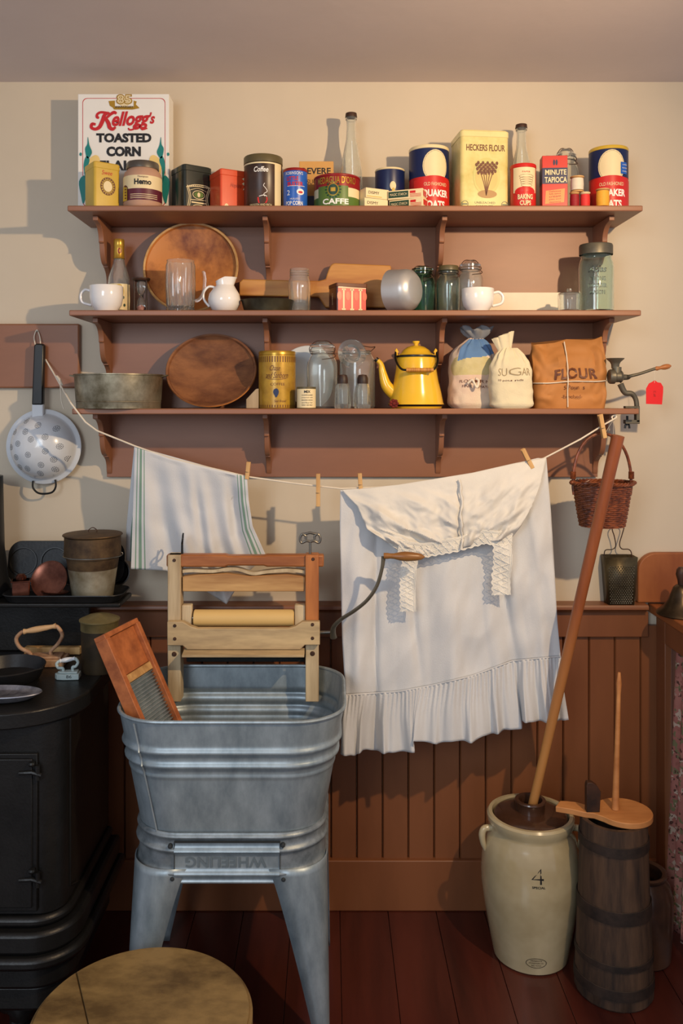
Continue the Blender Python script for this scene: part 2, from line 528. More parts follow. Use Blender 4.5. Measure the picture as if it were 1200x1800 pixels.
# floral curtain
def curtain_mat():
    m = mat('floral_curtain', (186, 130, 116), 0.9, c2=(158, 96, 88), scale=6)
    nt = m.node_tree
    bs = nt.nodes['Principled BSDF']
    src = bs.inputs['Base Color'].links[0].from_socket
    tc = nt.nodes.new('ShaderNodeTexCoord')
    cols = [((196, 176, 158), 34, 0.36), ((120, 118, 84), 52, 0.34), ((92, 60, 52), 70, 0.30), ((150, 96, 84), 44, .24)]
    for c, scl, th in cols:
        vo = nt.nodes.new('ShaderNodeTexVoronoi'); vo.inputs['Scale'].default_value = scl
        nn = nt.nodes.new('ShaderNodeTexNoise'); nn.inputs['Scale'].default_value = 60
        nt.links.new(tc.outputs['Object'], nn.inputs['Vector'])
        mv = nt.nodes.new('ShaderNodeMixRGB'); mv.inputs[0].default_value = .035
        nt.links.new(tc.outputs['Object'], mv.inputs[1]); nt.links.new(nn.outputs['Color'], mv.inputs[2])
        nt.links.new(mv.outputs[0], vo.inputs['Vector'])
        lt = nt.nodes.new('ShaderNodeMath'); lt.operation = 'LESS_THAN'; lt.inputs[1].default_value = th
        nt.links.new(vo.outputs['Distance'], lt.inputs[0])
        mx = nt.nodes.new('ShaderNodeMixRGB'); mx.inputs[2].default_value = srgb(*c)
        nt.links.new(lt.outputs[0], mx.inputs[0]); nt.links.new(src, mx.inputs[1])
        src = mx.outputs[0]
    nt.links.new(src, bs.inputs['Base Color'])
    return m
def cur(u, v):
    y = -0.098 - 0.45 * u
    flare = (1 - v)
    xx = X(1137, 0) + .044 - 0.030 * flare + 0.010 * math.sin(u * 60 + 3.2) * (.4 + .6 * flare) - .006 * v
    return (xx, y, 0.03 + 0.680 * v)
b = MB(); b.grid(cur, 80, 24)
tag(b.build('floral_curtain', curtain_mat(), loc=(.86, -.3, 0.03), world=True, solid=0.001),
    'pink floral curtain hanging below the dry sink counter', 'curtain')

# hand bell on the dry sink
bell = thing('hand_bell', 'dark metal hand bell with short handle on the dry sink', 'bell', (X(1197, .13), -.13, .797))
b = MB(); b.lathe([(0, .012), (.050, .012), (.056, .004), (.058, 0.0), (.060, .003), (.056, .009), (.043, .018), (.031, .036), (.024, .055), (.019, .068), (.012, .074), (0, .076)], 36)
b.build('bell_body', mat('bell_bronze', (96, 84, 66), .35, .8, c2=(60, 48, 36)), bell)
b = MB(); b.lathe([(0, .074), (.008, .074), (.009, .085), (.013, .10), (.011, .112), (.006, .118), (0, .119)], 20)
b.build('handle', 'wood_dark', bell)
# ---------------------------------------------------------------- top shelf groceries
E = 0.0006
# cereal box
t = thing('cereal_box', 'tall white cereal box with red script and black capital letters', 'box', (X(217, .085), -.055, ZT))
bw = 160 * sc(.085)
b = MB(); b.box(-bw / 2, bw / 2, -.03, .03, 0, .309)
b.build('carton', 'white', t, bevel=0.001)
b = MB()
fr = front(-.03 - E)
def kx(x): return ((130 + x / 6.667) - 217) * sc(.085)
def kz(y): return (708 - (150 + y / 6.667)) * sc(.085) + ZC - ZT
def line(pts, w, mi, fn=fr, sub=4):       # brush stroke in the plane of a label, (x, y[, width factor])
    P = catmull([(p[0], p[1], (p[2] if len(p) > 2 else 1) * w) for p in pts], sub) if sub else [Vector((p[0], p[1], (p[2] if len(p) > 2 else 1) * w)) for p in pts]
    vs = []
    for i, p in enumerate(P):
        q = P[min(i + 1, len(P) - 1)] - P[max(i - 1, 0)]
        n = Vector((-q.y, q.x, 0)); n = n.normalized() if n.length > 0 else Vector((0, 1, 0))
        vs += [fn(p.x + n.x * p.z / 2, p.y + n.y * p.z / 2), fn(p.x - n.x * p.z / 2, p.y - n.y * p.z / 2)]
    b.add(vs, [(2 * i, 2 * i + 1, 2 * i + 3, 2 * i + 2) for i in range(len(P) - 1)], mi)
def kl(pts, w, mi): line([(kx(p[0]), kz(p[1])) + tuple(p[2:]) for p in pts], w, mi)
# red frame
o_ = rrect(kx(1070) - kx(100), .275, .012)
cx_, cz_ = (kx(1070) + kx(100)) / 2, kz(150) - .1375
N_ = len(o_)
vs = [fr(cx_ + p[0], cz_ + p[1]) for p in o_] + [fr(cx_ + p[0] * (1 - .0014 / .115), cz_ + p[1] * (1 - .0014 / .137)) for p in o_]
b.add(vs, [(i, (i + 1) % N_, N_ + (i + 1) % N_, N_ + i) for i in range(N_)], 0)
fr2 = front(-.03 - 2 * E)
b.patch([(kx(405), kz(185)), (kx(480), kz(180)), (kx(480), kz(250)), (kx(700), kz(250)), (kx(700), kz(180)), (kx(735), kz(190)), (kx(725), kz(225)), (kx(770), kz(268)), (kx(690), kz(285)), (kx(470), kz(285)), (kx(455), kz(262)), (kx(420), kz(240))], front(-.03 - 1.5 * E), 3)
b.disc(kx(590), kz(185), .0155, .0145, front(-.03 - 1.7 * E), 4)
b.text('85', kx(690) - kx(500), kz(105) - kz(225), front(-.03 - 2.2 * E, kx(590), kz(165)), 3, bold=.05)
b.text('85', (kx(690) - kx(500)) * .86, (kz(105) - kz(225)) * .8, front(-.03 - 2.5 * E, kx(590), kz(165)), 4)
b.text('ANNIVERSARY', kx(695) - kx(480), kz(240) - kz(268), front(-.03 - 2.4 * E, kx(588), kz(256)), 2)
# script
fr_s = fr; fr = fr2
KS = [2.0]
def ks(pts, w):
    KS[0] += .12
    line([(kx(p[0]), kz(p[1])) + tuple(p[2:]) for p in pts], w, 1, front(-.03 - KS[0] * E), 6)
ks([(295, 385, .9), (272, 372, 1.2), (275, 340), (315, 318), (370, 322), (420, 330, .8)], .0062)
ks([(410, 322, .8), (360, 350, 1.1), (335, 420, 1.3), (300, 490, 1.2), (250, 515), (205, 495), (215, 455), (255, 460, .8)], .0078)
ks([(498, 335, .9), (470, 318, 1.2), (420, 350), (360, 405, .9)], .0066)
ks([(375, 395, 1), (405, 445, 1.2), (420, 495, 1.2), (455, 515), (490, 490, .6)], .0085)
b.text('ellogg', kx(885) - kx(435), kz(305) - kz(525), front(-.03 - 2 * E, kx(668), kz(415)), 1, bold=.035, shear=.35, rot=R(2))
b.text("'s", kx(945) - kx(880), kz(315) - kz(450), front(-.03 - 2 * E, kx(918), kz(385)), 1, bold=.03, shear=.3)
ks([(640, 500, .8), (650, 522), (700, 515), (740, 470, .9)], .0042)
ks([(790, 490, .8), (800, 520), (860, 505, .8)], .0042)
b.text('TOASTED', kx(908) - kx(262), kz(562) - kz(672), front(-.03 - 2 * E, kx(585), kz(617)), 2, bold=.05)
b.text('CORN', kx(785) - kx(382), kz(718) - kz(835), front(-.03 - 2 * E, kx(583), kz(776)), 2, bold=.055)
b.text('FLAKES', kx(860) - kx(300), kz(880) - kz(998), front(-.03 - 2 * E, kx(580), kz(940)), 2, bold=.035)
# green husks and pale corn ears
for s_ in (0, 1):
    def mxx(x): return kx(x) if not s_ else kx(1185 - x)
    def leaf(pts, mi):
        P = catmull([(mxx(a), kz(c), 0) for a, c in pts], 4, True)
        b.add([(p.x, -.03 - (2.6 if mi == 5 else 2.2) * E, p.y) for p in P], [tuple(range(len(P)))], mi)
    leaf([(165, 605), (182, 700), (212, 790), (160, 860), (132, 750), (158, 690)], 5)
    leaf([(150, 830), (185, 880), (150, 1000), (150, 1150), (118, 1000), (120, 900)], 5)
    leaf([(240, 820), (300, 860), (300, 1050), (180, 1060), (165, 900)], 6)
    leaf([(75, 790), (95, 800), (85, 830), (65, 815)], 5)
    leaf([(60, 1130), (130, 1060), (150, 1250), (110, 1390), (85, 1300)], 5)
b.build('print', ['redink', 'redink', 'blackink', 'goldtin', 'cream', 'teal', mat('corn_yellow', (236, 206, 130), .6)], t)

def lid_tin(name, label, cat, px0, px1, pyt, d, rot, a, body, lidm, lid_h=.012, ztop=None, group=None, rnd=.006):
    cx = X((px0 + px1) / 2, d)
    t = thing(name, label, cat, (cx, -d, ZT), rot)
    h = Z(pyt, d + a * .6) - ZT
    b = MB(); b.prism(rrect(a, a, rnd), 0, h - lid_h, axis='z')
    b.build('tin_body', body, t, bevel=.001)
    b = MB(); b.prism(rrect(a * 1.03, a * 1.03, rnd), h - lid_h - .004, h - .002, axis='z'); b.prism(rrect(a * .96, a * .96, rnd), h - .002, h, axis='z')
    b.build('lid', lidm, t, bevel=.001)
    return t, h, a
t, h, a = lid_tin('tea_tin', 'yellow square tin with round printed medallion before the cereal box', 'tin', 148, 211, 283, .15, .62, .065, 'mustard', 'mustard')
b = MB(); f_ = front(-a / 2 - E)
b.ring(.002, h * .47, .019, .022, .0015, f_, 0); b.ring(.002, h * .47, .013, .015, .001, f_, 0); b.disc(.002, h * .47, .011, .013, f_, 1)
for k in range(18):
    an = k / 18 * 2 * PI
    b.disc(.002 + math.cos(an) * .016, h * .47 + math.sin(an) * .0185, .002, .0026, front(-a / 2 - 1.3 * E), 0, 8)
b.text('Swee', .026, .011, front(-a / 2 - E, 0, h * .77), 2, shear=.2)
b.build('print', ['brownink', 'cream', 'redink'], t)

# malted drink jar
r = 33.5 * sc(.145)
t = thing('powder_jar', 'glass jar of pale powder with cream and maroon label', 'jar', (X(251, .145), -.145, ZT), R(-12))
h = Z(281, .18) - ZT
b = MB(); b.lathe([(0, 0), (r * .9, 0), (r, .006), (r, h * .66), (r * .93, h * .78), (r * .78, h * .84), (r * .76, h * .86), (0, h * .86)], 40)
b.build('jar_body', 'pinkpowder', t)
b = MB(); b.lathe([(0, h * .855), (r * .84, h * .855), (r * .84, h * .97), (r * .80, h), (r * .6, h * .985), (0, h * .985)], 40)
b.build('lid', 'steel', t)
b = MB(); rl = r + .0006
b.lathe([(rl, .016, 1), (rl, h * .38, 0), (rl, h * .66, 0)], 40, a0=R(-75), a1=R(100))
b.text('Hemo', .042, .014, cyl(rl + E, R(24), h * .52), 2, bold=.04)
b.text('Thompson', .026, .006, cyl(rl + E, R(24), h * .62), 1, shear=.2)
f_ = cyl(rl + E, R(-38), 0)
arch = [(-.013, .016), (.013, .016), (.013, .042)] + [(.013 * math.cos(k / 8 * PI), .042 + .012 * math.sin(k / 8 * PI)) for k in range(9)] + [(-.013, .042)]
b.patch(arch, f_, 1)
b.patch([(x * .8, .018 + (y - .018) * .93) for x, y in arch], cyl(rl + 2 * E, R(-38), 0), 3)
for k in range(5): b.disc(.004, .022 + k * .007, .0035, .002, cyl(rl + 3 * E, R(-38), 0), 1, 8)
for k in range(3): b.rect(-.02, .05, .020 + k * .0045, .0212 + k * .0045, cyl(rl + E, R(10), 0), 0)
b.build('label', ['cream', 'purple', 'blackink', 'mustard'], t)

t, h, a = lid_tin('ornate_tin', 'dark green square tin with ornate cream line print', 'tin', 298, 374, 288, .082, .60, .078, 'darktin', 'darktin', rnd=.010)
b = MB(); f_ = front(-a / 2 - E)
for k in range(9):
    pass
for off in (0, .004):
    P = [(-.032 + off, .062), (-.010, .070 - off), (.02, .071 - off), (.034 - off, .066)]
    line([(x, z) for x, z in P], .0016, 0, f_)
    line([(-.030 + off, .062), (-.024 + off, .04), (-.028 + off, .012), (-.024, .004)], .0016, 0, f_)
    line([(.034 - off, .066), (.026 - off, .04), (.03 - off, .012), (.026, .004)], .0016, 0, f_)
b.ring(.002, .046, .017, .011, .0016, f_, 0); b.disc(.002, .046, .013, .0075, f_, 1); b.disc(.002, .046, .004, .006, front(-a / 2 - 1.5 * E), 0)
line([(-.02, .032), (.024, .034)], .0016, 0, f_, 0); line([(-.018, .026), (.022, .026)], .0035, 0, f_, 0); b.ring(.003, .015, .018, .007, .0016, f_, 0)
line([(-.022, .055), (0, .062), (.024, .056)], .001, 0, f_)
for k in range(12): b.disc(-.029 + .0053 * k, .0655 + .002 * math.sin(k / 11 * PI), .0014, .0014, front(-a / 2 - 1.5 * E), 0, 6)
b.build('print', ['cream', 'green'], t)

t, h, a = lid_tin('spice_tin', 'glossy orange red square tin with faint script beside the coffee canister', 'tin', 368, 436, 296, .112, .50, .074, 'orange', 'orange', rnd=.005)
b = MB(); f_ = front(-a / 2 - E)
b.text('Hopkins', .030, .014, front(-a / 2 - E, .004, h * .60), 0, shear=.4)
b.patch([(-.028, .006), (-.014, .006), (-.017, .013), (-.021, .016), (-.025, .013)], f_, 1)
b.patch([(.022, h * .52), (.034, h * .58), (.034, h * .80), (.028, h * .84), (.020, h * .80), (.028, h * .74), (.020, h * .68), (.027, h * .62)], f_, 1)
b.build('print', ['dkred', 'cream'], t)

def canister(name, label, px0, px1, pyt, d, body, lidm, lid_h=.018, lid_over=1.02, rim=None, rot=0.0, cat='canister', group=None, zt=ZT, base_rim=True):
    r = (px1 - px0) / 2 * sc(d)
    t = thing(name, label, cat, (X((px0 + px1) / 2, d), -d, zt), rot, group)
    h = Z(pyt, d + r) - zt
    b = MB()
    p = [(0, 0), (r * .97, 0), (r, .002), (r, h - lid_h)] if base_rim else [(0, 0), (r, 0), (r, h - lid_h)]
    b.lathe(p + [(0, h - lid_h)], 48)
    b.build('can_body', body, t)
    b = MB(); q = r * lid_over
    b.lathe([(q * .97, h - lid_h), (q, h - lid_h + .001), (q, h - .002), (q * .97, h), (q * .93, h - .002), (0, h - .003)], 48)
    b.build('lid', lidm, t)
    return t, r, h
t, r, h = canister('coffee_canister', 'brown coffee canister with white script and red steaming cup', 429, 496, 269, .145, 'coffeebrown', 'lidbrown', .019)
rot_to = math.atan2(X(462, .145), D - .145)
b = MB(); q = r + E
b.lathe([(q, .001), (q, h - .021)], 8, a0=R(40), a1=R(70), mi=0)
b.lathe([(q, h - .024), (q, h - .0205)], 30, a0=R(-90), a1=R(70), mi=0)
b.text('Coffee', .036, .013, cyl(q + E, R(-2), h * .70), 1, bold=.02, shear=.25)
b.patch([(-.012, .016), (-.010, .008), (.010, .008), (.013, .016), (.012, .022), (-.012, .022)], cyl(q, R(2 + 0), 0), 2)
line([(.004, .024), (.002, .030), (.010, .036), (.006, .044), (.001, .050), (.004, .056)], .0013, 1, cyl(q, R(4), 0))
line([(-.008, .024), (.004, .027), (.011, .024)], .0016, 1, cyl(q, R(2), 0))
b.text('SMOOTH AND RICH', .056, .005, cyl(q, R(-4), .004), 0)
b.build('label', ['cream', 'white', 'red'], t)

t, r, h = canister('popcorn_can', 'slim blue popcorn can with red rim next to coffee canister', 498, 540, 294, .16, 'blue', 'dkred', .007, 1.02)
b = MB(); q = r + E
b.text('ROBINSON\'S', .046, .0075, cyl(q, R(-4), h * .86), 0)
b.text('LITTLE', .030, .010, cyl(q, R(-12), h * .72), 1, bold=.03); b.text('BUSTER', .040, .010, cyl(q, R(2), h * .585), 1, bold=.03)
b.rect(-.02, .026, h * .525, h * .535, cyl(q, 0, 0), 0)
b.disc(.010, h * .38, .010, .0075, cyl(q, R(8), 0), 0); b.disc(.010, h * .37, .006, .003, cyl(q + E, R(8), 0), 1)
b.text('2', .008, .012, cyl(q, R(-32), h * .36), 0); b.text('HULLESS', .024, .004, cyl(q, R(0), h * .20), 0); b.text('POP CORN', .044, .010, cyl(q, R(-4), h * .09), 0, bold=.02)
b.build('label', ['white', 'redink'], t)

# sugar box
d = .07
t = thing('sugar_box', 'tan sugar carton with black capitals behind the red and green can', 'box', (X(556, d), -d - .0, ZT), 0)
w = 60 * sc(d); h = Z(283, d + .02) - ZT
b = MB(); b.box(-w / 2, w / 2, -.018, .018, 0, h)
b.build('carton', mat('tan_card', (206, 156, 86), .6), t, bevel=.001)
b = MB(); b.text('REVERE', w * .84, .016, front(-.018 - E, 0, h * .82), 0, bold=.02); b.text('SUGAR', w * .5, .012, front(-.018 - E, -.002, h * .62), 0)
b.rect(-w / 2 + .002, w / 2 - .002, .002, h * .36, front(-.018 - E), 1)
b.build('print', ['blackink', 'navy'], t)

def soda_bottle(name, label, px, pyt, d, r, capm, zt=ZT, cat='bottle', gl='glass', group=None):
    t = thing(name, label, cat, (X(px, d), -d, zt), 0, group)
    h = Z(pyt, d) - zt
    n = .0115
    b = MB(); b.lathe(vessel([(0, 0.002), (r * .9, 0), (r, .006), (r, h * .36), (r * .98, h * .42), (r * .80, h * .55), (n * 1.15, h * .74), (n, h * .86), (n * 1.05, h * .925), (n * 1.25, h * .935), (n * 1.2, h * .985), (n, h * .99)], .0024), 40)
    b.build('bottle_glass', gl, t)
    b = MB(); b.lathe([(n * 1.3, h * .955), (n * 1.33, h * .962), (n * 1.22, h * .996), (n * 1.0, h), (0, h)], 24, fn=lambda r_, z, a: r_ * (1 + .03 * math.cos(a * 21)) if z < h * .98 else r_)
    b.build('bottle_cap', capm, t)
    return t
soda_bottle('soda_bottle', 'clear glass bottle with brown cap behind the red and green can', 617, 199, .075, .0285, 'wood_dark')
soda_bottle('soda_bottle', 'clear glass bottle with dark cap behind the baking cups can', 916, 219, .075, .0285, 'wood_dark')

t, r, h = canister('espresso_can', 'red, cream and green coffee can reading CAFFE below gold lettering', 552, 632, 304, .14, 'cream', 'dkred', .006, 1.03)
b = MB(); q = r + E
b.lathe([(q, h * .58), (q, h - .006)], 40, mi=0); b.lathe([(q, .001), (q, h * .30)], 40, mi=1)
b.lathe([(q + E, .0015), (q + E, h * .62)], 14, a0=R(-52), a1=R(28), mi=1)
b.text("MEDAGLIA D'ORO", .104, .017, cyl(q + 2 * E, R(-2), h * .80), 2, bold=.01)
b.ring(-.006, h * .50, .014, .015, .0018, cyl(q + 2 * E, R(-4), 0), 2); b.disc(-.006, h * .5, .012, .013, cyl(q + 2 * E, R(-4), 0), 3); b.rect(-.012, 0, h * .44, h * .56, cyl(q + 3 * E, R(-4), 0), 2)
for k in range(16): b.disc(-.006 + .018 * math.cos(k * PI / 8), h * .5 + .019 * math.sin(k * PI / 8), .003, .0022, cyl(q + 1.6 * E, R(-4), 0), 3, 8)
b.text('CAFFE', .066, .0135, cyl(q + 2 * E, R(-4), h * .14), 4, bold=.03)
b.build('label', ['dkred', 'green', 'goldtin', 'dkgreen', 'white'], t)

# starch / soap boxes
GS = 'small cream cartons on the top shelf'
for k, (zz, lab) in enumerate(((0, 'lower of two small cream cartons right of the caffe can'), (.0245, 'upper of two small cream cartons right of the caffe can'))):
    t = thing('small_carton', lab, 'box', (X(656, .165) + (.002 if k else 0), -.15, ZT + zz), R(24) + k * .04, GS)
    b = MB(); b.box(-.032, .032, -.018, .018, 0, .0242)
    b.build('carton', 'cream', t, bevel=.001)
    b = MB(); b.text('DISMY', .030, .007, front(-.018 - E, -.010, .013), 0); b.rect(-.03, .012, .003, .0045, front(-.018 - E), 1)
    b.build('print', ['blackink', 'mustard'], t)
for k, (zz, dx, lab) in enumerate(((0, .003, 'lower of two green and red printed cartons before the blue can'), (.0225, 0, 'upper of two green and red printed cartons before the blue can'))):
    t = thing('printed_carton', lab, 'box', (X(716, .17) + dx, -.158, ZT + zz), R(-26 + 5 * k), 'green printed cartons')
    b = MB(); b.box(-.044, .044, -.017, .017, 0, .0222)
    b.build('carton', 'cream', t, bevel=.001)
    b = MB(); f_ = front(-.017 - E)
    b.rect(-.042, .008, .004, .019, f_, 0); b.text('MAGIC STARCH', .042, .0065, front(-.017 - 2 * E, -.017, .0115), 1)
    b.rect(.012, .026, .012, .018, f_, 2)
    for q_ in range(3): b.rect(.012, .040, .003 + q_ * .003, .0042 + q_ * .003, f_, 2)
    fe = lambda x, z: (.044 + E, x, z)
    b.rect(-.014, .014, .005, .018, fe, 2)
    b.build('print', ['dkgreen', 'cream', 'red'], t)

t, r, h = canister('oats_canister', 'short navy blue canister with cream lid behind the printed cartons', 659, 711, 293, .07, 'navy', 'cream', .005, 1.02)
b = MB(); b.disc(0, h * .60, .008, .011, cyl(r + E, R(8), 0), 0); b.disc(0.001, h * .50, .004, .007, cyl(r + 2 * E, R(8), 0), 1)
b.build('label', ['cream', 'mustard'], t)

def oats(label, px0, px1, pyt, d, rot, top='navy', lid='cream', xt=0):
    t, r, h = canister('oats_canister', label, px0, px1, pyt, d, 'red', lid, .009, 1.02, rot=rot, group=None)
    b = MB(); q = r + E
    b.lathe([(q, h * .52), (q, h - .009)], 48, mi=0)
    b.ring(0, h * .68, .034, .040, .0025, cyl(q + E, 0, 0), 1); 
    b.disc(0, h * .68, .031, .037, cyl(q + E, 0, 0), 1)
    # lower red field again over the round window
    b.grid(lambda u, v: cyl(q + 2 * E, 0, 0)(-.06 + .12 * u, .002 + (h * .46 + .010 * (1 - (2 * u - 1) ** 2)) * v), 24, 1, 2)
    b.text('OLD FASHIONED', .062, .0085, cyl(q + 3 * E, 0, h * .405), 3)
    b.text('QUAKER', .072, .021, cyl(q + 3 * E, 0, h * .26), 4, bold=.04)
    b.text('OATS', .050, .019, cyl(q + 3 * E, 0, h * .10), 4, bold=.04)
    b.build('label', [top, 'cream', 'red', 'cream', 'white', 'wood_orange'], t)
    return t, r, h
oats('tall red and navy oats canister standing left of the big flour tin', 719, 788, 253, .09, R(14))
t, r, h = oats('rightmost red and navy oats canister with small blue sticker', 1036, 1102, 254, .10, R(-8), lid='mustard')
b = MB(); b.rect(0, .020, h * .56, h * .74, cyl(r + 4 * E, R(26), 0), 0)
b.text('LOWERS', .016, .003, cyl(r + 5 * E, R(40), h * .70), 1); b.text('BLOOD', .016, .003, cyl(r + 5 * E, R(40), h * .65), 1); b.text('CHOLESTEROL', .017, .003, cyl(r + 5 * E, R(40), h * .60), 1)
b.build('sticker', ['blue', 'white'], t)

# big flour tin
d = .10; al = .085
cx = X(842, d)
t = thing('flour_tin', 'large pale yellow flour tin with rounded corners and brown lettering', 'tin', (cx, -d, ZT), R(6))
w = 87 * sc(d + .05); dp = .10; h = Z(228, d + .05) - ZT
b = MB(); b.prism(rrect(w, dp, .010), 0, h - .014, axis='z')
b.build('tin_body', mat('flour_tin_print', (218, 202, 134), .35, c2=(186, 172, 92), scale=13, lo=.3, hi=.55, coat=.3), t, bevel=.001)
b = MB(); b.prism(rrect(w * 1.02, dp * 1.03, .011), h - .018, h - .003, axis='z'); b.prism(rrect(w * .97, dp * .96, .01), h - .003, h, axis='z')
b.build('lid', mat('flour_tin_lid', (228, 214, 150), .3, coat=.3), t, bevel=.0015)
b = MB(); f_ = front(-dp / 2 - E)
b.disc(.004, h * .42, .034, .046, f_, 2); b.disc(.004, h * .40, .028, .034, front(-dp / 2 - 1.4 * E), 3)
for k in range(5):
    x_ = (k - 2) * .009
    line([(.003, h * .18), (.004 + x_ * .4, h * .34), (.004 + x_, h * .50)], .0020, 0, front(-dp / 2 - 2 * E))
    for q_ in range(6): b.disc(.004 + x_ * (1 + q_ * .06) + (.0028 if q_ % 2 else -.0028), h * (.46 + q_ * .025), .0034, .0046, front(-dp / 2 - 2.2 * E), 0, 10)
b.disc(.006, h * .20, .024, .010, front(-dp / 2 - 1.8 * E), 4)
b.text('HECKERS FLOUR', w * .80, .016, front(-dp / 2 - E, .002, h * .775), 0, bold=.02)
for s_ in (-1, 1):
    b.ring(s_ * w * .41, .014, .0085, .0085, .0014, f_, 1); b.rect(s_ * w * .41 - .006, s_ * w * .41 + .006, .0125, .0155, f_, 1)
b.text('UNBLEACHED', w * .42, .0055, front(-dp / 2 - E, 0, .018), 1); b.text('FOREVER', w * .36, .004, front(-dp / 2 - E, 0, .010), 1)
b.build('print', ['brownink', 'dkgreen', mat('soft_green_print', (196, 190, 112), .4), mat('soft_tan_print', (206, 180, 104), .4), mat('ochre_print', (160, 120, 60), .4)], t)

t, r, h = canister('baking_cups_can', 'small red and cream can lettered BAKING CUPS', 897, 941, 286, .15, 'red', 'red', .009, 1.03)
b = MB(); q = r + E
b.lathe([(q, h * .34), (q, h - .010)], 20, a0=R(-60), a1=R(55), mi=0)
b.disc(0, h * .36, .027, .012, cyl(q + E, R(-2), 0), 1)
for k in range(5): b.ring(0, h * .50 + k * .0055, .014 + .0012 * k, .0045, .0007, cyl(q + E, R(4), 0), 3)
b.text('PAPER', .02, .004, cyl(q + E, R(2), h * .80), 2)
b.text('BAKING', .038, .0125, cyl(q + 2 * E, R(-2), h * .24), 4, bold=.03); b.text('CUPS', .028, .0115, cyl(q + 2 * E, R(-2), h * .10), 4, bold=.03)
b.build('label', ['cream', 'red', 'redink', 'brownink', 'cream'], t)

# tapioca carton
d = .16
t = thing('tapioca_box', 'upright red carton with navy band and white capitals right of the baking cups can', 'box', (X(976, d) - .001, -d + .015, ZT), R(-4))
w = .061; h = Z(274, d) - ZT
b = MB(); b.box(-w / 2, w / 2, -.018, .018, 0, h)
b.build('carton', 'red', t, bevel=.0008)
b = MB(); f_ = front(-.018 - E)
b.rect(-w / 2, w / 2, h * .47, h * .77, f_, 0)
b.rect(-w / 2 - E, -w / 2, 0, 0.001, f_, 0)
b.add([(-w / 2 - E, -.018, h * .47), (-w / 2 - E, .018, h * .47), (-w / 2 - E, .018, h * .77), (-w / 2 - E, -.018, h * .77)], [(0, 1, 2, 3)], 0)
b.text('MINUTE', w * .84, .013, front(-.018 - 2 * E, .002, h * .685), 1, bold=.02); b.text('TAPIOCA', w * .88, .014, front(-.018 - 2 * E, .002, h * .545), 1, bold=.02)
b.disc(-.002, h * .87, .0025, .007, f_, 0); b.disc(.004, h * .87, .0025, .007, f_, 0)
b.patch([(-.024, .012), (.022, .016), (.024, h * .38), (-.022, h * .34)], f_, 2)
for k in range(5): b.text(['Delicious', 'fluffy tapioca', 'cream', 'pies and', 'desserts'][k], .028, .0042, front(-.018 - 2 * E, .0, h * .33 - k * .0065), 3, rot=R(4))
b.build('print', ['navy', 'cream', mat('light_orange_print', (236, 140, 70), .4), 'dkred'], t)

# bail jar maker
def bail_jar(name, label, px, pyt, pw, d, zt, gl='glass', lid=True, lidm=None, open_lid=False, rot=0.0, group=None, hcap=.13, shoulder=.80):
    r = pw / 2 * sc(d)
    t = thing(name, label, 'jar', (X(px, d), -d, zt), rot, group)
    h = Z(pyt, d) - zt
    hb = h * (1 - hcap)
    nk = r * .72
    b = MB(); b.lathe(vessel([(0, .001), (r * .92, 0), (r, .005), (r, hb * shoulder * .9), (r * .97, hb * shoulder), (r * .82, hb * (shoulder + .08)), (nk, hb * (shoulder + .12)), (nk, hb * .93), (nk * 1.1, hb * .94), (nk * 1.1, hb * .975), (nk, hb)], .0028), 40)
    b.build('jar_glass', gl, t)
    b = MB(); 
    if lidm:
        b.lathe([(0, hb + .0005), (nk * 1.15, hb + .0005), (nk * 1.15, h - .002), (nk * 1.1, h), (0, h)], 36)
    else:
        b.lathe(list(reversed([(0, h - .004), (nk * .35, h - .001), (nk * .5, h), (nk * .75, h - .006), (nk * 1.12, hb + .007), (nk * 1.12, hb + .001), (nk * .9, hb + .0005), (0, hb + .0005)])), 36)
    if open_lid:
        M4 = Matrix.Translation((-nk * .50, -nk * 1.10, hb * .93)) @ Matrix.Rotation(R(-72), 4, 'X') @ Matrix.Rotation(R(18), 4, 'Y') @ Matrix.Translation((0, 0, -hb))
        b.v = [M4 @ v for v in b.v]
    b.build('lid', lidm or gl, t)
    b = MB()
    zc = hb * (shoulder + .13) + .002
    b.tube([((nk + .001) * math.sin(a), -(nk + .001) * math.cos(a), zc + .0) for a in [k / 24 * 2 * PI for k in range(24)]], .0009, 6, closed=True)
    if open_lid:
        b.tube([(nk + .001, 0, zc), (nk * 1.4, .01, zc + .012), (nk * 1.0, .02, h + .004), (-nk * .6, .02, h + .012), (-nk * .8, .01, h * .98)], .0011, 6, sub=5)
    else:
        b.tube([(-nk - .001, 0, zc), (-nk - .004, 0, hb), (-nk * .6, 0, h + .001), (0, 0, h + .002), (nk * .6, 0, h + .001), (nk + .004, 0, hb), (nk + .001, 0, zc)], .0011, 6, sub=5)
        b.tube([(nk + .001, 0, zc), (nk + .006, -.004, zc - .006), (nk * .9, -nk * .9, zc - .012), (0, -nk * 1.35, zc - .016)][::1], .001, 6, sub=5)
    b.build('wire_bail', 'wood_dark', t)
    return t, r, h
bail_jar('bail_jar', 'clear bail-top jar partly hidden behind the tapioca carton', 994, 263, 44, .085, ZT)

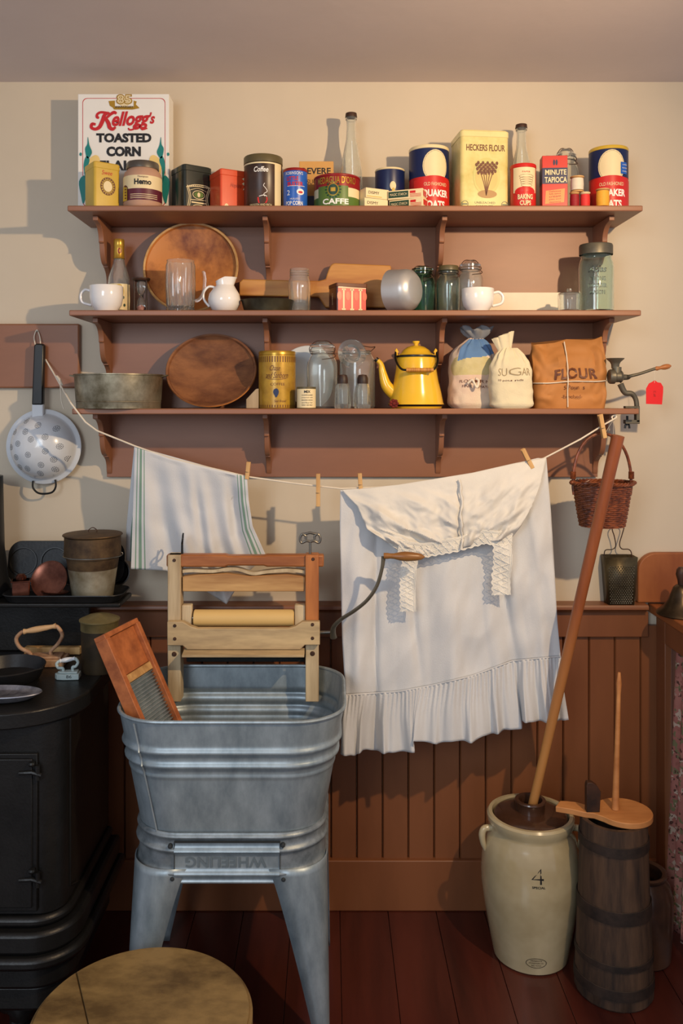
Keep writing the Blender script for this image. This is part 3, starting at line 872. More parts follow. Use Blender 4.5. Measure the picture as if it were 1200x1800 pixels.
def spool(label, px0, px1, pyt, d, thread, z0=ZT, wood='wood_pale'):
    r = (px1 - px0) / 2 * sc(d)
    t = thing('thread_spool', label, 'spool', (X((px0 + px1) / 2, d), -d, z0), 0, 'spools of thread')
    h = Z(pyt, d) - z0
    b = MB(); b.lathe([(0, 0), (r, 0), (r, .002), (r * .8, .0045), (r * .45, .006), (r * .45, h - .006), (r * .8, h - .0045), (r, h - .002), (r, h), (.003, h), (.003, h - .004), (0, h - .004)], 28)
    b.build('spool_core', wood, t)
    b = MB(); b.lathe([(r * .46, .0052), (r * .9, .0052), (r * .95, h / 2), (r * .9, h - .0052), (r * .46, h - .0052)], 28)
    b.build('thread', thread, t)
    return t, h
thr = lambda n, c: mat(n, c, .6, bump=.5, bscale=350, stretch=(.1, .1, 1))
_, h1 = spool('dark red spool of thread left of the pair under the white one', 1001, 1018, 339, .15, thr('thread_dark_red', (150, 24, 34)))
spool('bright red spool of thread right of the dark red one', 1019, 1037, 339, .15, thr('thread_red', (214, 50, 50)), wood='cream')
spool('white spool of thread resting on top of the two red spools', 1002, 1026, 311, .15, thr('thread_white', (220, 210, 190)), z0=ZT + h1 + .0005)
spool('yellow spool of thread in front of the rightmost oats canister', 1047, 1071, 333, .165, thr('thread_yellow', (226, 166, 50)))
# ---------------------------------------------------------------- middle shelf
d = .078
t = thing('sauce_bottle', 'tall clear bottle with gold neck band and cream label', 'bottle', (X(209, d), -d, ZM), R(20))
r = 19 * sc(d); h = Z(421, d) - ZM
b = MB(); b.lathe(vessel([(0, .002), (r * .95, 0), (r, .005), (r, h * .42), (r * .93, h * .50), (r * .55, h * .68), (r * .47, h * .74), (r * .45, h * .95)], .002), 36)
b.build('bottle_glass', 'glass', t)
b = MB(); b.lathe([(r * .48, h * .74), (r * .54, h * .745), (r * .50, h * .76), (r * .48, h * .90), (r * .50, h * .905), (r * .50, h * .985), (r * .46, h), (0, h)], 28)
b.disc(0, h * .84, .005, .007, cyl(r * .5 + E, 0, 0), 1); b.disc(0, h * .84, .002, .0035, cyl(r * .5 + 2 * E, 0, 0), 0)
b.build('neck_foil', ['goldtin', 'dkred'], t)
b = MB(); b.lathe([(r + E, h * .06), (r + E, h * .40)], 24, a0=R(-60), a1=R(70), mi=0)
b.disc(0, h * .30, .013, .018, cyl(r + 2 * E, R(-5), 0), 1)
for k in range(6): b.disc((-.010, .008, -.004, .011, -.012, .003)[k], h * (.27, .22, .16, .12, .10, .34)[k], .003, .004, cyl(r + 3 * E, 0, 0), 2, 10)
b.build('label', ['cream', 'mustard', 'dkgreen'], t)

def teacup(label, px0, px1, pyt, d, zt, side, hpx):
    r = (px1 - px0) / 2 * sc(d)
    t = thing('china_cup', label, 'cup', (X((px0 + px1) / 2, d), -d, zt), 0, 'white china cups')
    h = Z(pyt, d + r) - zt
    b = MB(); b.lathe([(0, .003), (r * .58, .003), (r * .62, 0), (r * .68, .0), (r * .72, .006), (r * .90, h * .25), (r * .99, h * .55), (r, h - .001), (r * .985, h), (r * .955, h - .001), (r * .95, h * .55), (r * .85, h * .28), (r * .5, .008), (0, .007)], 44)
    b.build('bowl', 'china', t)
    b = MB(); s_ = side
    b.tube([(s_ * r * .96, 0, h * .82), (s_ * (r + .012), 0, h * .86), (s_ * (r + .022), 0, h * .66), (s_ * (r + .018), 0, h * .38), (s_ * r * .9, 0, h * .26)], .0036, 10, sub=7)
    b.build('handle', 'china', t)
teacup('white china cup with its handle to the left, at the left end', 158, 216, 499, .155, ZM, -1, 42)
teacup('white china cup with its handle to the right, below the jars', 811, 868, 504, .155, ZM, 1, 37)

# hour glass
d = .10
t = thing('sand_timer', 'dark framed hourglass between the tall bottle and glass mug', 'hourglass', (X(248, d), -d, ZM))
h = Z(489, d) - ZM; r = 15.5 * sc(d)
b = MB(); b.lathe([(0, 0), (r, 0), (r * 1.02, .003), (r * .9, .007), (r * .7, .008), (0, .008)], 32); b.lathe([(0, h - .008), (r * .7, h - .008), (r * .9, h - .007), (r * 1.02, h - .003), (r, h), (0, h)], 32)
b.build('end_plates', 'wood_dark', t)
for k in range(3):
    a = R(90 + 120 * k + 0)
    b = MB(); b.lathe([(.002, .007), (.0028, .02), (.0018, h / 2), (.0028, h - .02), (.002, h - .007)], 10, c=(math.cos(a) * r * .78, math.sin(a) * r * .78, 0))
    b.build('spindle', 'wood_dark', t)
b = MB(); b.lathe([(0, .0085), (.009, .009), (.0115, .018), (.009, h * .40), (.002, h * .5), (.009, h * .60), (.0115, h - .018), (.009, h - .009), (0, h - .0085)], 24)
b.build('glass_bulbs', 'glass', t)
b = MB(); b.lathe([(0, .010), (.008, .0105), (.0095, .017), (0, .024)], 20)
b.build('sand', mat('pink_sand', (214, 130, 110), .9), t)

# wooden bowls leaning on the back board
def leaning_bowl(name, label, cx, cy, wpx, hpx, d, zt, mt, depth, tilt=14, roll=0.0):
    r = wpx / 2 * sc(d)
    cosv = math.cos(R(tilt))
    t = thing(name, label, 'bowl', (X(cx, d), -d, Z(cy, d)), (R(90 - tilt), 0, roll))
    b = MB()   # opening along local +z, which faces the room
    b.lathe([(0, -depth), (r * .45, -depth), (r * .80, -depth * .62), (r * .97, -.006), (r, 0), (r * .985, .003), (r * .95, .001), (r * .93, -.006), (r * .76, -depth * .55), (r * .43, -depth * .83), (0, -depth * .83)], 64)
    return t, b, r
t, b, r = leaning_bowl('wooden_bowl', 'round reddish wooden bowl with pale rim leaning behind the glass mug', 335, 469, 168, 146, .075, ZM, 'wood_bowl', .030, tilt=12)
for i in range(len(b.m)):
    if 3 * 64 <= i < 6 * 64: b.m[i] = 1
b.build('bowl_body', ['wood_bowl', 'wood_pale'], t)
t, b, r = leaning_bowl('wooden_bowl', 'wide dull brown wooden bowl leaning on the lowest shelf', 371, 650, 160, 134, .085, ZB, 'wood_bowl2', .034, tilt=24)
for v in b.v: v.y *= .90
for i in range(len(b.m)):
    if 3 * 64 <= i < 5 * 64: b.m[i] = 1
b.build('bowl_body', ['wood_bowl2', 'wood_bowl'], t)

# glass mug
d = .15
t = thing('glass_mug', 'tall ribbed clear glass mug with handle in front of wooden bowl', 'mug', (X(317, d), -d, ZM))
h = Z(456, d + .02) - ZM; r = 25.5 * sc(d)
def rib(r_, z, a): return r_ * (1 + .04 * math.cos(a * 12)) if (z > .012 and z < h * .93 and r_ > r * .88) else r_
b = MB(); b.lathe(vessel([(0, .0), (r * .96, 0), (r * .98, .008), (r * .9, .013), (r * .94, .018), (r, h * .5), (r * .99, h * .9), (r * .95, h * .95), (r * .95, h)], .0032, .012), 80, fn=rib)
b.build('mug_body', 'glass', t)
b = MB(); b.tube([(r * .93, 0, h * .22), (r + .012, 0, h * .26), (r + .022, 0, h * .45), (r + .024, 0, h * .68), (r + .020, 0, h * .80)], [.0045, .004, .004, .0035], 12, sub=8)
b.build('handle', 'glass', t)

# creamer
d = .150
t = thing('cream_jug', 'small round white china creamer with wavy spout', 'jug', (X(394, d), -d, ZM), 0)
h = Z(488, d) - ZM; r = 28 * sc(d)
def spout(r_, z, a):
    k = max(0, (z - h * .62) / (h * .38))
    c = math.cos(a - R(90))
    return r_ * (1 + k * .55 * max(0, c) ** 3 + k * .06 * max(0, -c))
b = MB()
b.lathe([(0, .002), (r * .55, .001), (r * .6, 0), (r * .75, .004), (r * .98, h * .22), (r * 1.02, h * .36), (r * .95, h * .52), (r * .72, h * .66), (r * .50, h * .78), (r * .50, h * .95), (r * .52, h), (r * .47, h * .99), (r * .44, h * .79), (r * .66, h * .66), (r * .89, h * .52), (r * .9, h * .3), (r * .5, .008), (0, .008)], 56, fn=spout)
for v in b.v:      # the rim dips behind the spout
    k = max(0, (v.z - h * .7) / (h * .3))
    v.z -= k * k * max(0, -v.x / r + .1) * h * .20
b.build('jug_body', 'china', t)
b = MB(); b.tube([(-r * .5, 0, h * .70), (-r * .95, 0, h * .74), (-r * 1.28, 0, h * .58), (-r * 1.26, 0, h * .36), (-r * .93, 0, h * .16)], .003, 10, sub=7)
b.build('handle', 'china', t)

# dark pan
d = .14
r = 47 * sc(d)
t = thing('pie_pan', 'shallow dark metal pan between the creamer and small glass jar', 'pan', (X(470, d), -d, ZM))
h = Z(523, d + r) - ZM
b = MB(); b.lathe([(0, 0), (r * .86, 0), (r * .97, h * .9), (r, h), (r * .98, h), (r * .94, h * .85), (r * .83, .003), (0, .003)], 48)
tag_ = b.build('pan_body', mat('dark_pan', (78, 72, 54), .4, .6, c2=(48, 42, 30)), t)

# butter worker paddle: long handle and wide flared blade, leaning on the back board
d = .035
def S(px, py): return (X(px, d), Z(py, d))
o_ = [S(688, 541.8), S(690, 500), S(686, 468)]
o_ += [S(588, 464)]
for k in range(1, 7):
    a = k / 6
    o_.append(S(588 - 12 * a ** .6 - 4 * a, 464 + 28 * a ** 1.6))
o_ += [S(560, 495), S(428, 492), S(421, 497), (S(421, 521)[0], S(421, 521)[1]), S(560, 523), S(572, 541.8)]
b = MB(); b.prism(o_, -.050, -.028)
t_ = b.build('wooden_scoop', mat('paddle_wood', (204, 150, 78), .5, c2=(168, 106, 50), scale=16, stretch=(.15, 1, 1)), loc=(X(600, d), -.04, ZM), world=True, bevel=.003)
tag(t_, 'long-handled tan wooden paddle with a wide blade, lying along the back board', 'paddle')

def plain_jar(name, label, px, pyt, pw, d, zt, gl='glass', lidm=None, open_top=True, capm=None):
    r = pw / 2 * sc(d)
    t = thing(name, label, 'jar', (X(px, d), -d, zt))
    h = Z(pyt, d) - zt
    nk = r * .86
    b = MB()
    pr = [(0, .001), (r * .92, 0), (r, .004), (r, h * .66), (r * .96, h * .74), (nk, h * .80)]
    for k in range(3):
        z0 = h * .82 + k * h * .05
        pr += [(nk * 1.0, z0), (nk * 1.05, z0 + h * .02), (nk, z0 + h * .04)]
    pr += [(nk, h)]
    b.lathe(vessel(pr, .0026), 40)
    b.build('jar_glass', gl, t)
    if capm:
        b = MB(); b.lathe([(nk * 1.1, h * .86), (nk * 1.1, h * .99), (nk * 1.06, h + .002), (0, h + .002)], 40)
        b.build('lid', capm, t)
    return t, r, h
plain_jar('glass_jar', 'small open clear glass jar beside the red tin', 526, 473, 39, .13, ZM)

# red tin
d = .12
t = thing('red_tin', 'red tin box with cream columns printed on front and dark sides', 'tin', (X(611, d), -d, ZM), R(6) + .24)
a, dp = .080, .058
h = Z(497, d + .03) - ZM
b = MB(); b.prism(rrect(a, dp, .004), 0, h - .008, axis='z')
b.build('tin_body', mat('tin_dark_red', (70, 30, 24), .3, coat=.3), t, bevel=.001)
b = MB(); b.prism(rrect(a * 1.02, dp * 1.03, .004), h - .010, h - .001, axis='z'); b.box(-a * .42, a * .42, -dp * .42, dp * .42, h - .001, h)
b.build('lid', 'brownink', t, bevel=.001)
b = MB(); f_ = front(-dp / 2 - E)
b.rect(-a * .46, a * .46, .004, h - .011, f_, 0); b.rect(-a * .46, a * .46, h - .0135, h - .0115, front(-dp / 2 - 2 * E), 1)
for x_ in (-.022, 0, .022):
    b.rect(x_ - .0022, x_ + .0022, .008, h - .016, front(-dp / 2 - 2 * E), 1); b.rect(x_ - .005, x_ + .005, .005, .009, front(-dp / 2 - 2 * E), 1); b.rect(x_ - .005, x_ + .005, h - .019, h - .015, front(-dp / 2 - 2 * E), 1)
for x_ in (-.033, -.011, .011, .033): b.disc(x_, h * .55, .006, .011, front(-dp / 2 - 2 * E), 2, 14)
b.text('SWEET', .030, .006, lambda x, z: (-a / 2 - E, z, h * .48 + x), 1)
b.build('print', ['red', 'cream', 'orange'], t)

# aluminium cup lying on its side
d = .13
r = 38 * sc(d)
t = thing('metal_cup', 'dull aluminium cup lying on its side against the red tin', 'cup', (X(692, d), -d, ZM + r + .0006), (0, R(90), R(-34)))
b = MB()
L = .062
b.lathe([(0, L), (r * .62, L), (r * .70, L - .002), (r * .90, L - .012), (r * .96, L * .62), (r * .97, L * .3), (r, -.004), (r * 1.0, -.006), (r * .97, -.005), (r * .93, L * .3), (r * .85, L - .014), (r * .6, L - .005), (0, L - .005)], 48)
b.build('cup_body', 'alum', t)

t, r, h = bail_jar('bail_jar', 'aqua green bail-top jar next to the aluminium cup', 742, 469, 46, .07, ZM, gl='glass_green', hcap=.10)
bail_jar('bail_jar', 'clear jar with an olive lid between the aqua jar and larger bail jar', 788, 468, 42, .085, ZM, gl='glass_pale', lidm='lidbrown', hcap=.10)
bail_jar('bail_jar', 'clear bail-top jar standing behind the right-hand china cup', 826, 459, 46, .075, ZM, gl='glass', hcap=.12)

# white plank
b = MB(); b.box(X(852, .02), X(988, .02), -.03, -.0145, ZM + .0003, Z(514, .03))
tag(b.build('white_board', mat('bone_paint', (226, 212, 190), .5, var=.06), loc=(X(920, .02), -.02, ZM), world=True, bevel=.001),
    'narrow cream white board standing along the back of the middle shelf', 'board')

d = .145
t = thing('glass_stopper_jar', 'tiny clear glass pot with knobbed lid beside the large jar', 'jar', (X(1000, d), -d, ZM))
r = 19 * sc(d); h = Z(507, d) - ZM
b = MB(); b.lathe(vessel([(0, .001), (r * .95, 0), (r, .004), (r, h * .72), (r * .96, h * .78)], .003), 36, fn=lambda q, z, a: q * (1 + .02 * math.cos(a * 14)) if z > .003 else q)
b.build('pot_glass', 'glass', t)
b = MB(); b.lathe(list(reversed([(0, h), (r * .2, h - .001), (r * .25, h * .92), (r * .15, h * .86), (r * .8, h * .82), (r * .98, h * .785), (0, h * .782)])), 32)
b.build('lid', 'glass', t)

# big mason jar with embossed lettering
t, r, h = plain_jar('mason_jar', 'large pale green canning jar with zinc lid and raised lettering', 1047, 432, 61, .13, ZM, gl='glass_pale', capm='grey_iron')
b = MB()
b.text("Atlas", .046, .016, cyl(r + .0004, R(-12), h * .62), 0, shear=.3, bold=.02)
b.text('STRONG', .040, .010, cyl(r + .0004, R(-12), h * .48), 0, bold=.02); b.text('SHOULDER', .046, .010, cyl(r + .0004, R(-12), h * .38), 0, bold=.02); b.text('MASON', .036, .010, cyl(r + .0004, R(-12), h * .28), 0, bold=.02)
b.build('raised_lettering', 'glass_pale', t, solid=.0006)

# ---------------------------------------------------------------- lowest shelf
d = .12
t = thing('tin_pan', 'deep round dented tin cake pan at left end of lowest shelf', 'pan', (X(209, d), -d, ZB))
r = 76 * sc(d); h = Z(656, d + r) - ZB
b = MB(); b.lathe([(0, .001), (r * .93, .001), (r * .95, 0), (r * .955, .014), (r * .965, .016), (r * .955, .018), (r * .965, .021), (r, h - .004), (r * 1.02, h - .003), (r * 1.02, h), (r * .99, h), (r * .975, h - .006), (r * .94, .02), (r * .93, .003), (0, .003)], 64)
b.build('pan_body', 'old_tin', t)
for s_ in (-1, 1):
    b = MB(); b.tube([(s_ * r * .98, -.012, h * .93), (s_ * (r + .010), -.008, h * .97), (s_ * (r + .014), 0, h * .98), (s_ * (r + .010), .008, h * .97), (s_ * r * .98, .012, h * .93)], .0018, 8, sub=4)
    b.build('handle', 'old_tin', t)

# wooden end piece by the yellow can
d = .13
pts = [(X(433, d), ZB + .0004), (X(455, d), ZB + .0004), (X(455, d), Z(683, d)), (X(450, d), Z(684, d)), (X(433, d), Z(702, d))]
b = MB(); b.prism(pts, -d - .008, -d + .008)
tag(b.build('wood_offcut', mat('grey_wood', (176, 156, 126), .7, c2=(130, 108, 80), stretch=(1, 1, .1), scale=20), loc=(X(444, d), -d, ZB), world=True, bevel=.001),
    'small slanted block of pale wood between wooden bowl and yellow can', 'wood block')

t, r, h = canister('coffee_can', 'tall yellow coffee can with dark script on lowest shelf', 455, 519, 616, .12, 'goldtin', 'goldtin', .010, 1.01, zt=ZB, cat='can', rot=R(5))
b = MB(); q = r + E
b.lathe([(q, .002), (q, h - .012)], 40, mi=0)
for k in range(44):
    a = k / 44 * 2 * PI
    b.rect(-.0011, .0011, h - .028, h - .014, cyl(q + E, a, 0), 1, 1); b.rect(-.0011, .0011, .003, .009, cyl(q + E, a, 0), 1, 1)
b.text('Chase', .026, .013, cyl(q + E, R(-8), h * .70), 1, shear=.4); b.text('and Sanborn', .058, .015, cyl(q + E, R(-2), h * .575), 1, shear=.4)
line([(-.026, h * .515), (0, h * .50), (.022, h * .52)], .0012, 1, cyl(q + E, 0, 0))
b.text('COFFEE', .036, .0065, cyl(q + E, R(0), h * .42), 1); 
P = catmull([(-.006, h * .28, 0), (-.004, h * .33, 0), (.003, h * .345, 0), (.0075, h * .30, 0), (.006, h * .24, 0), (.001, h * .19, 0), (-.003, h * .23, 0)], 4, True)
b.add([cyl(q + 2 * E, R(-6), 0)(p.x, p.y) for p in P], [tuple(range(len(P)))], 2)
b.text('Seal Brand', .03, .006, cyl(q + E, R(8), h * .13), 1, shear=.3)
b.build('label', [mat('old_gold_print', (186, 146, 50), .3, .2, c2=(160, 120, 40), scale=30), 'brownink', 'navy'], t)

t, r, h = canister('label_tin', 'little tin with cream paper label in front of bail jar', 521, 555, 680, .165, 'lidbrown', 'lidbrown', .002, 1.02, zt=ZB, cat='tin', rot=R(6))
b = MB(); q = r + E
b.lathe([(q, .002), (q, h - .005)], 20, a0=R(-70), a1=R(70), mi=0)
b.text('MIX', .016, .0065, cyl(q + E, R(2), h * .78), 1, bold=.03)
for k in range(5): b.text(['COMPOUND', 'prepared with', 'BAKING SODA', 'and flour for', 'FAMILY USE ONLY'][k], .028, .0032, cyl(q + E, R(2), h * (.62 - k * .115)), 1)
b.build('label', ['cream', 'blackink'], t)

# enamel plate leaning at the back
d = .03
r = 52 * sc(d)
t = thing('enamel_plate', 'round white plate with grey centre leaning behind the jars', 'plate', (X(541, d), -.038, Z(659, d)), (R(82), 0, 0))
b = MB(); b.lathe([(0, -.008), (r * .68, -.008), (r * .78, -.002), (r * .98, 0), (r, .0015), (r * .98, .003), (r * .77, .001), (r * .66, -.005), (0, -.005)], 56)
b.build('plate_body', 'enamel', t)
bail_jar('bail_jar', 'clear bail-top jar directly right of the yellow coffee can', 566, 601, 54, .11, ZB, hcap=.09, shoulder=.76)
bail_jar('bail_jar', 'large clear jar with its glass lid flipped open beside the kettle', 628, 612, 62, .10, ZB, hcap=.04, shoulder=.84, open_lid=True)
def shaker(px, label):
    d = .17
    t = thing('salt_shaker', label, 'shaker', (X(px, d), -d, ZB), 0, 'cut glass shakers')
    r = 14 * sc(d); h = Z(658, d) - ZB
    b = MB(); b.lathe(vessel([(0, .001), (r * .92, 0), (r, .004), (r * .92, h * .5), (r * .86, h * .66), (r * .6, h * .74)], .003, .010), 48, fn=lambda q, z, a: q * (1 + .05 * math.cos(a * 8) * (1 if z < h * .62 else 0)))
    b.build('shaker_glass', 'glass', t)
    b = MB(); b.lathe([(r * .66, h * .73), (r * .68, h * .76), (r * .66, h * .9), (r * .5, h * .98), (0, h)], 28)
    b.build('shaker_cap', 'wood_dark', t)
shaker(602, 'left one of two cut glass shakers with dark caps')
shaker(637, 'right one of two cut glass shakers with dark caps')

# kettle
d = .105
t = thing('enamel_kettle', 'bright yellow enamel kettle with black rims and wrapped handle', 'kettle', (X(731, d), -d, ZB))
s_ = sc(d)
rb = 49 * s_; hz = lambda py: Z(py, d) - ZB
b = MB()
b.lathe([(0, .001), (rb * .90, 0), (rb * .93, .005, 1), (rb * .99, .008, 1), (rb, .010, 0), (rb * .97, .014), (rb * .90, hz(690)), (rb * .80, hz(670)), (rb * .73, hz(650)), (rb * .69, hz(632)), (rb * .66, hz(627)), (0, hz(627))], 56)
b.build('kettle_body', ['yellow', 'black'], t)
b = MB()
z0 = hz(627)
b.lathe([(rb * .70, z0 - .002, 1), (rb * .71, z0 + .001, 1), (rb * .70, z0 + .003, 0), (rb * .55, z0 + .009), (rb * .48, z0 + .016), (rb * .32, z0 + .024), (rb * .14, z0 + .028), (0, z0 + .029)], 48)
lid = b.build('lid', ['yellow', 'black'], t)
b = MB(); b.lathe([(.005, z0 + .026), (.0055, z0 + .032), (.009, z0 + .036), (.0092, z0 + .039, 1), (.007, z0 + .040, 1), (0, z0 + .040)], 24)
b.build('knob', ['yellow', 'black'], lid)
b = MB()
kx2 = lambda px: X(px, d) - X(731, d)
b.tube([(kx2(712), 0, hz(697)), (kx2(695), -.004, hz(693)), (kx2(679), -.006, hz(678)), (kx2(672), -.006, hz(655)), (kx2(669), -.006, hz(640)), (kx2(661), -.006, hz(632))], [.017, .017, .014, .0095, .0062, .0052], 18, sub=7)
b.tube([(kx2(663), -.006, hz(634)), (kx2(659.5), -.006, hz(631))], .0062, 16, mi=1)
b.build('spout', ['yellow', 'black'], t)
for sx, px in ((1, 764), (-1, 696)):
    b = MB()
    b.tube([(sx * rb * .66, 0, hz(640)), (sx * rb * .70, 0, hz(628)), (sx * rb * .70, 0, hz(620)), (sx * rb * .72, 0, hz(614)), (sx * rb * .66, 0, hz(620))], .0032, 8, sub=3)
    b.build('handle_ear', 'yellow', t)
b = MB()
q = rb * .73
b.tube([(q, 0, hz(619)), (q * 1.02, -.018, hz(634)), (q * .80, -.052, hz(649)), (q * .45, -.0665, hz(652)), (-q * .35, -.0665, hz(652)), (-q * .8, -.052, hz(650)), (-q * 1.02, -.018, hz(634)), (-q, 0, hz(619))], .0028, 8, sub=7)
hd = b.build('bail_handle', 'black', t)
b = MB(); xs = [(-q * .60 + k * q * 1.30 / 20) for k in range(21)]
b.tube([(x_, -.0665 , hz(652)) for x_ in xs], [.0052 if k % 2 else .0047 for k in range(21)], 12)
b.build('grip', mat('cane_wrap', (208, 146, 62), .5, c2=(150, 92, 40), scale=90, stretch=(3, .2, .2)), hd)

# little red crochet flower
t_ = MB()
for k in range(7):
    a = k / 7 * 2 * PI
    t_.lathe([(0, -.004), (.003, -.003), (.0045, 0), (.003, .003), (0, .004)], 12, c=(math.cos(a) * .0078, 0, .012 + math.sin(a) * .0078), smooth=3)
t_.lathe([(0, -.005), (.004, -.003), (.005, 0), (.004, .003), (0, .005)], 14, c=(0, -.002, .012), smooth=3)
for v in t_.v: v.z = max(v.z, 0.0003)
tag(t_.build('crochet_flower', mat('maroon_yarn', (120, 34, 26), .9, c2=(80, 18, 16), scale=200), loc=(X(692, .18), -.18, ZB)), 'tiny dark red crocheted flower in front of the yellow kettle', 'ornament')

# cloth sacks
def sack(name, label, px0, px1, py0, d, dep, mats, neck, seed, mf=None, lean=0.0):
    cx = X((px0 + px1) / 2, d); w = (px1 - px0) * sc(d)
    h = Z(py0, d) - ZB
    t = thing(name, label, 'sack', (cx, -d, ZB))
    b = MB()
    def fn(u, v):
        a = 2 * PI * u
        ca, sa = math.cos(a), math.sin(a)
        e = .62
        x = (abs(sa) ** e) * (1 if sa > 0 else -1); y = -(abs(ca) ** e) * (1 if ca > 0 else -1)
        if v < .08: k = .80 + .2 * math.sin(v / .08 * PI / 2)
        elif v < .55: k = 1.0 - .06 * (v - .08)
        else: k = (1.0 - .03) * (1 - ((v - .55) / .45) ** 2.3 * (1 - neck))
        px_ = x * w / 2 * k; py_ = y * dep / 2 * k * (1.0 if v < .5 else 1 - .2 * (v - .5))
        n_ = noise.noise(Vector((px_ * 22 + seed, py_ * 22, v * 3.4))) * .0045 + noise.noise(Vector((px_ * 60, py_ * 50, v * 9 + seed))) * .002
        # gathers radiating from the neck
        g = math.sin(a * 13 + 2 * math.sin(a * 3)) * .003 * max(0, (v - .6) / .4)
        r_ = 1 + (n_ + g) / max(w * .4 * max(k, .3), .01)
        return (px_ * r_ + lean * v * v, py_ * r_, h * v + n_ * .4 * (v > .05))
    b.grid(fn, 140, 90, wrap=True, mf=mf)
    b.add([fn(i / 72, 0) for i in range(72)], [tuple(range(72))], 0)
    body = b.build('sack_body', mats, t)
    return t, fn, w, h
M['blue_sack'] = mat('blue_cloth_print', (96, 132, 178), .9, var=.12, scale=20, bump=.3, bscale=300)
M['olive_sack'] = mat('olive_cloth_print', (176, 164, 106), .9, c2=(196, 184, 140), scale=10, bump=.3, bscale=300)
M['pale_sack'] = mat('pale_cloth', (216, 202, 180), .9, c2=(206, 178, 160), scale=8, bump=.3, bscale=300)
def sackmf(u, v):
    uu = (u + .5) % 1.0 - .5      # 0 faces the room
    if v > .70 + .10 * uu * 4 and v < .97 and uu > -.12: return 1
    if .46 < v < .75 and uu < .08 and ((uu + .06) / .17) ** 2 + ((v - .58) / .15) ** 2 < 1: return 2
    return 0
t, fn, w, h = sack('cloth_sack', 'tied cloth sack with faded blue print next to the kettle', 787, 874, 592, .086, .095, ['pale_sack', 'blue_sack', 'olive_sack'], .20, 3, sackmf, lean=.006)
b = MB()
def ruff(u, v):
    a = 2 * PI * u
    r_ = .010 + .018 * math.sin(v * PI / 2) + .006 * math.sin(a * 7 + v * 3) * v
    return (r_ * math.sin(a) * 1.3 + .010, -r_ * math.cos(a), h - .008 + .030 * v + .006 * math.sin(a * 5) * v)
b.grid(ruff, 48, 10, wrap=True)
b.build('gathered_top', mat('grey_cloth', (132, 132, 134), .9, bump=.3), t, solid=.0012)
def on_sack(fn, u0, v0, w, h, off=.0014):
    def f(x, y):
        u = (u0 + x / (w * 2.6)) % 1.0
        p = Vector(fn(u, v0 + y / h)); q = Vector((p.x, p.y, 0)).normalized() * off
        return p + q
    return f
b = MB(); b.text('FLOUR MILLS', .066, .007, on_sack(fn, .02, .37, w, h), 0); b.text('FINE PATENT', .05, .006, on_sack(fn, .02, .30, w, h), 0)
b.text('5 LBS', .02, .008, on_sack(fn, .09, .16, w, h), 1)
b.build('print', ['brownink', 'redink'], t)
b = MB(); b.tube([(-.022, -.060, .062), (-.012, -.064, .070), (-.006, -.066, .060), (0, -.066, .052), (.004, -.064, .068), (-.004, -.066, .074)], .003, 8, sub=5)
b.build('tie_string', 'cord', t)

t, fn, w, h = sack('sugar_sack', 'small cream cloth sack lettered SUGAR with folded-over top', 859, 934, 612, .162, .068, ['sugar_cloth'], .30, 9, lean=-.002)
b = MB(); b.text('SUGAR', .056, .018, on_sack(fn, .015, .60, w, h), 0, bold=-.01); b.text('10 pounds', .036, .006, on_sack(fn, -.02, .46, w, h), 1)
b.build('print', [mat('faint_ink', (160, 140, 106), .9), 'brownink'], t)
b = MB()
def ear(u, v):
    a = 2 * PI * u
    wid = .014 + .011 * v
    return (-.013 - .006 * v + wid * math.sin(a) + .003 * math.sin(a * 6) * v, -.0 - (.008 + .004 * v) * math.cos(a) + .002 * math.sin(a * 9) * v, h - .012 + .044 * v + .010 * v * math.sin(a))
b.grid(ear, 48, 12, wrap=True)
b.build('gathered_top', 'sugar_cloth', t, solid=.0012)

# kraft paper flour bag
d = .10
w = 130 * sc(d); cx = X(995, d); h = Z(597, d) - ZB; dp = .10
t = thing('flour_bag', 'large brown paper flour bag tied with crossed white string', 'bag', (cx, -d, ZB))
def bagf(u, v):
    a = 2 * PI * u; ca, sa = math.cos(a), math.sin(a); e = .38
    x = (abs(sa) ** e) * (1 if sa > 0 else -1); y = -(abs(ca) ** .5) * (1 if ca > 0 else -1)
    k = (1 if v < .40 else 1 - ((v - .40) / .60) ** 2 * .86) * (1 - .10 * max(0, 1 - v * 7))
    top = h * (.985 + .05 * x + .02 * math.cos(x * 5))
    bul = 1 - .05 * math.sin(v * PI)
    n_ = noise.noise(Vector((x * 1.7, v * 3 + 4, y * 1.2))) * .012 + abs(noise.noise(Vector((x * 3.2 + 5, v * 5, y)))) * .013 - .006 * (1 - abs(x)) 
    px_ = x * w / 2 * (1 - .02 * v) * (.965 + .035 * math.sin(min(v * 1.15, 1) * PI) ** .5 + .02 * noise.noise(Vector((3 * x, v * 5, 2))))
    return (px_, y * dp / 2 * k * (1.05 - bul * .05) - n_ * (1 if y < 0 else -1) * min(1, v * 6), max(top * v + (noise.noise(Vector((x * 2, 1, y * 2))) * .006 if v > .9 else 0), 0))
b = MB(); b.grid(bagf, 96, 40, wrap=True)
b.add([bagf(i / 96, 0) for i in range(96)], [tuple(range(96))]); b.add([bagf(i / 96, 1) for i in range(96)], [tuple(range(96))])
b.build('bag_body', 'kraft', t, ang=30)
def on_bag(x0, z0):
    def f(x, z):
        X_ = x0 + x; v = (z0 + z) / h
        s_ = max(min(X_ / (w / 2 * (1 - .02 * v)), .98), -.98)
        sa = abs(s_) ** (1 / .38); a = math.asin(min(sa, 1)) * (1 if s_ > 0 else -1)
        p = Vector(bagf((a / (2 * PI)) % 1.0, v)); p.y -= .0026
        return p
    return f
b = MB(); b.text('FLOUR', .105, .027, on_bag(.010, h * .50), 0, bold=.03, space=1.1)
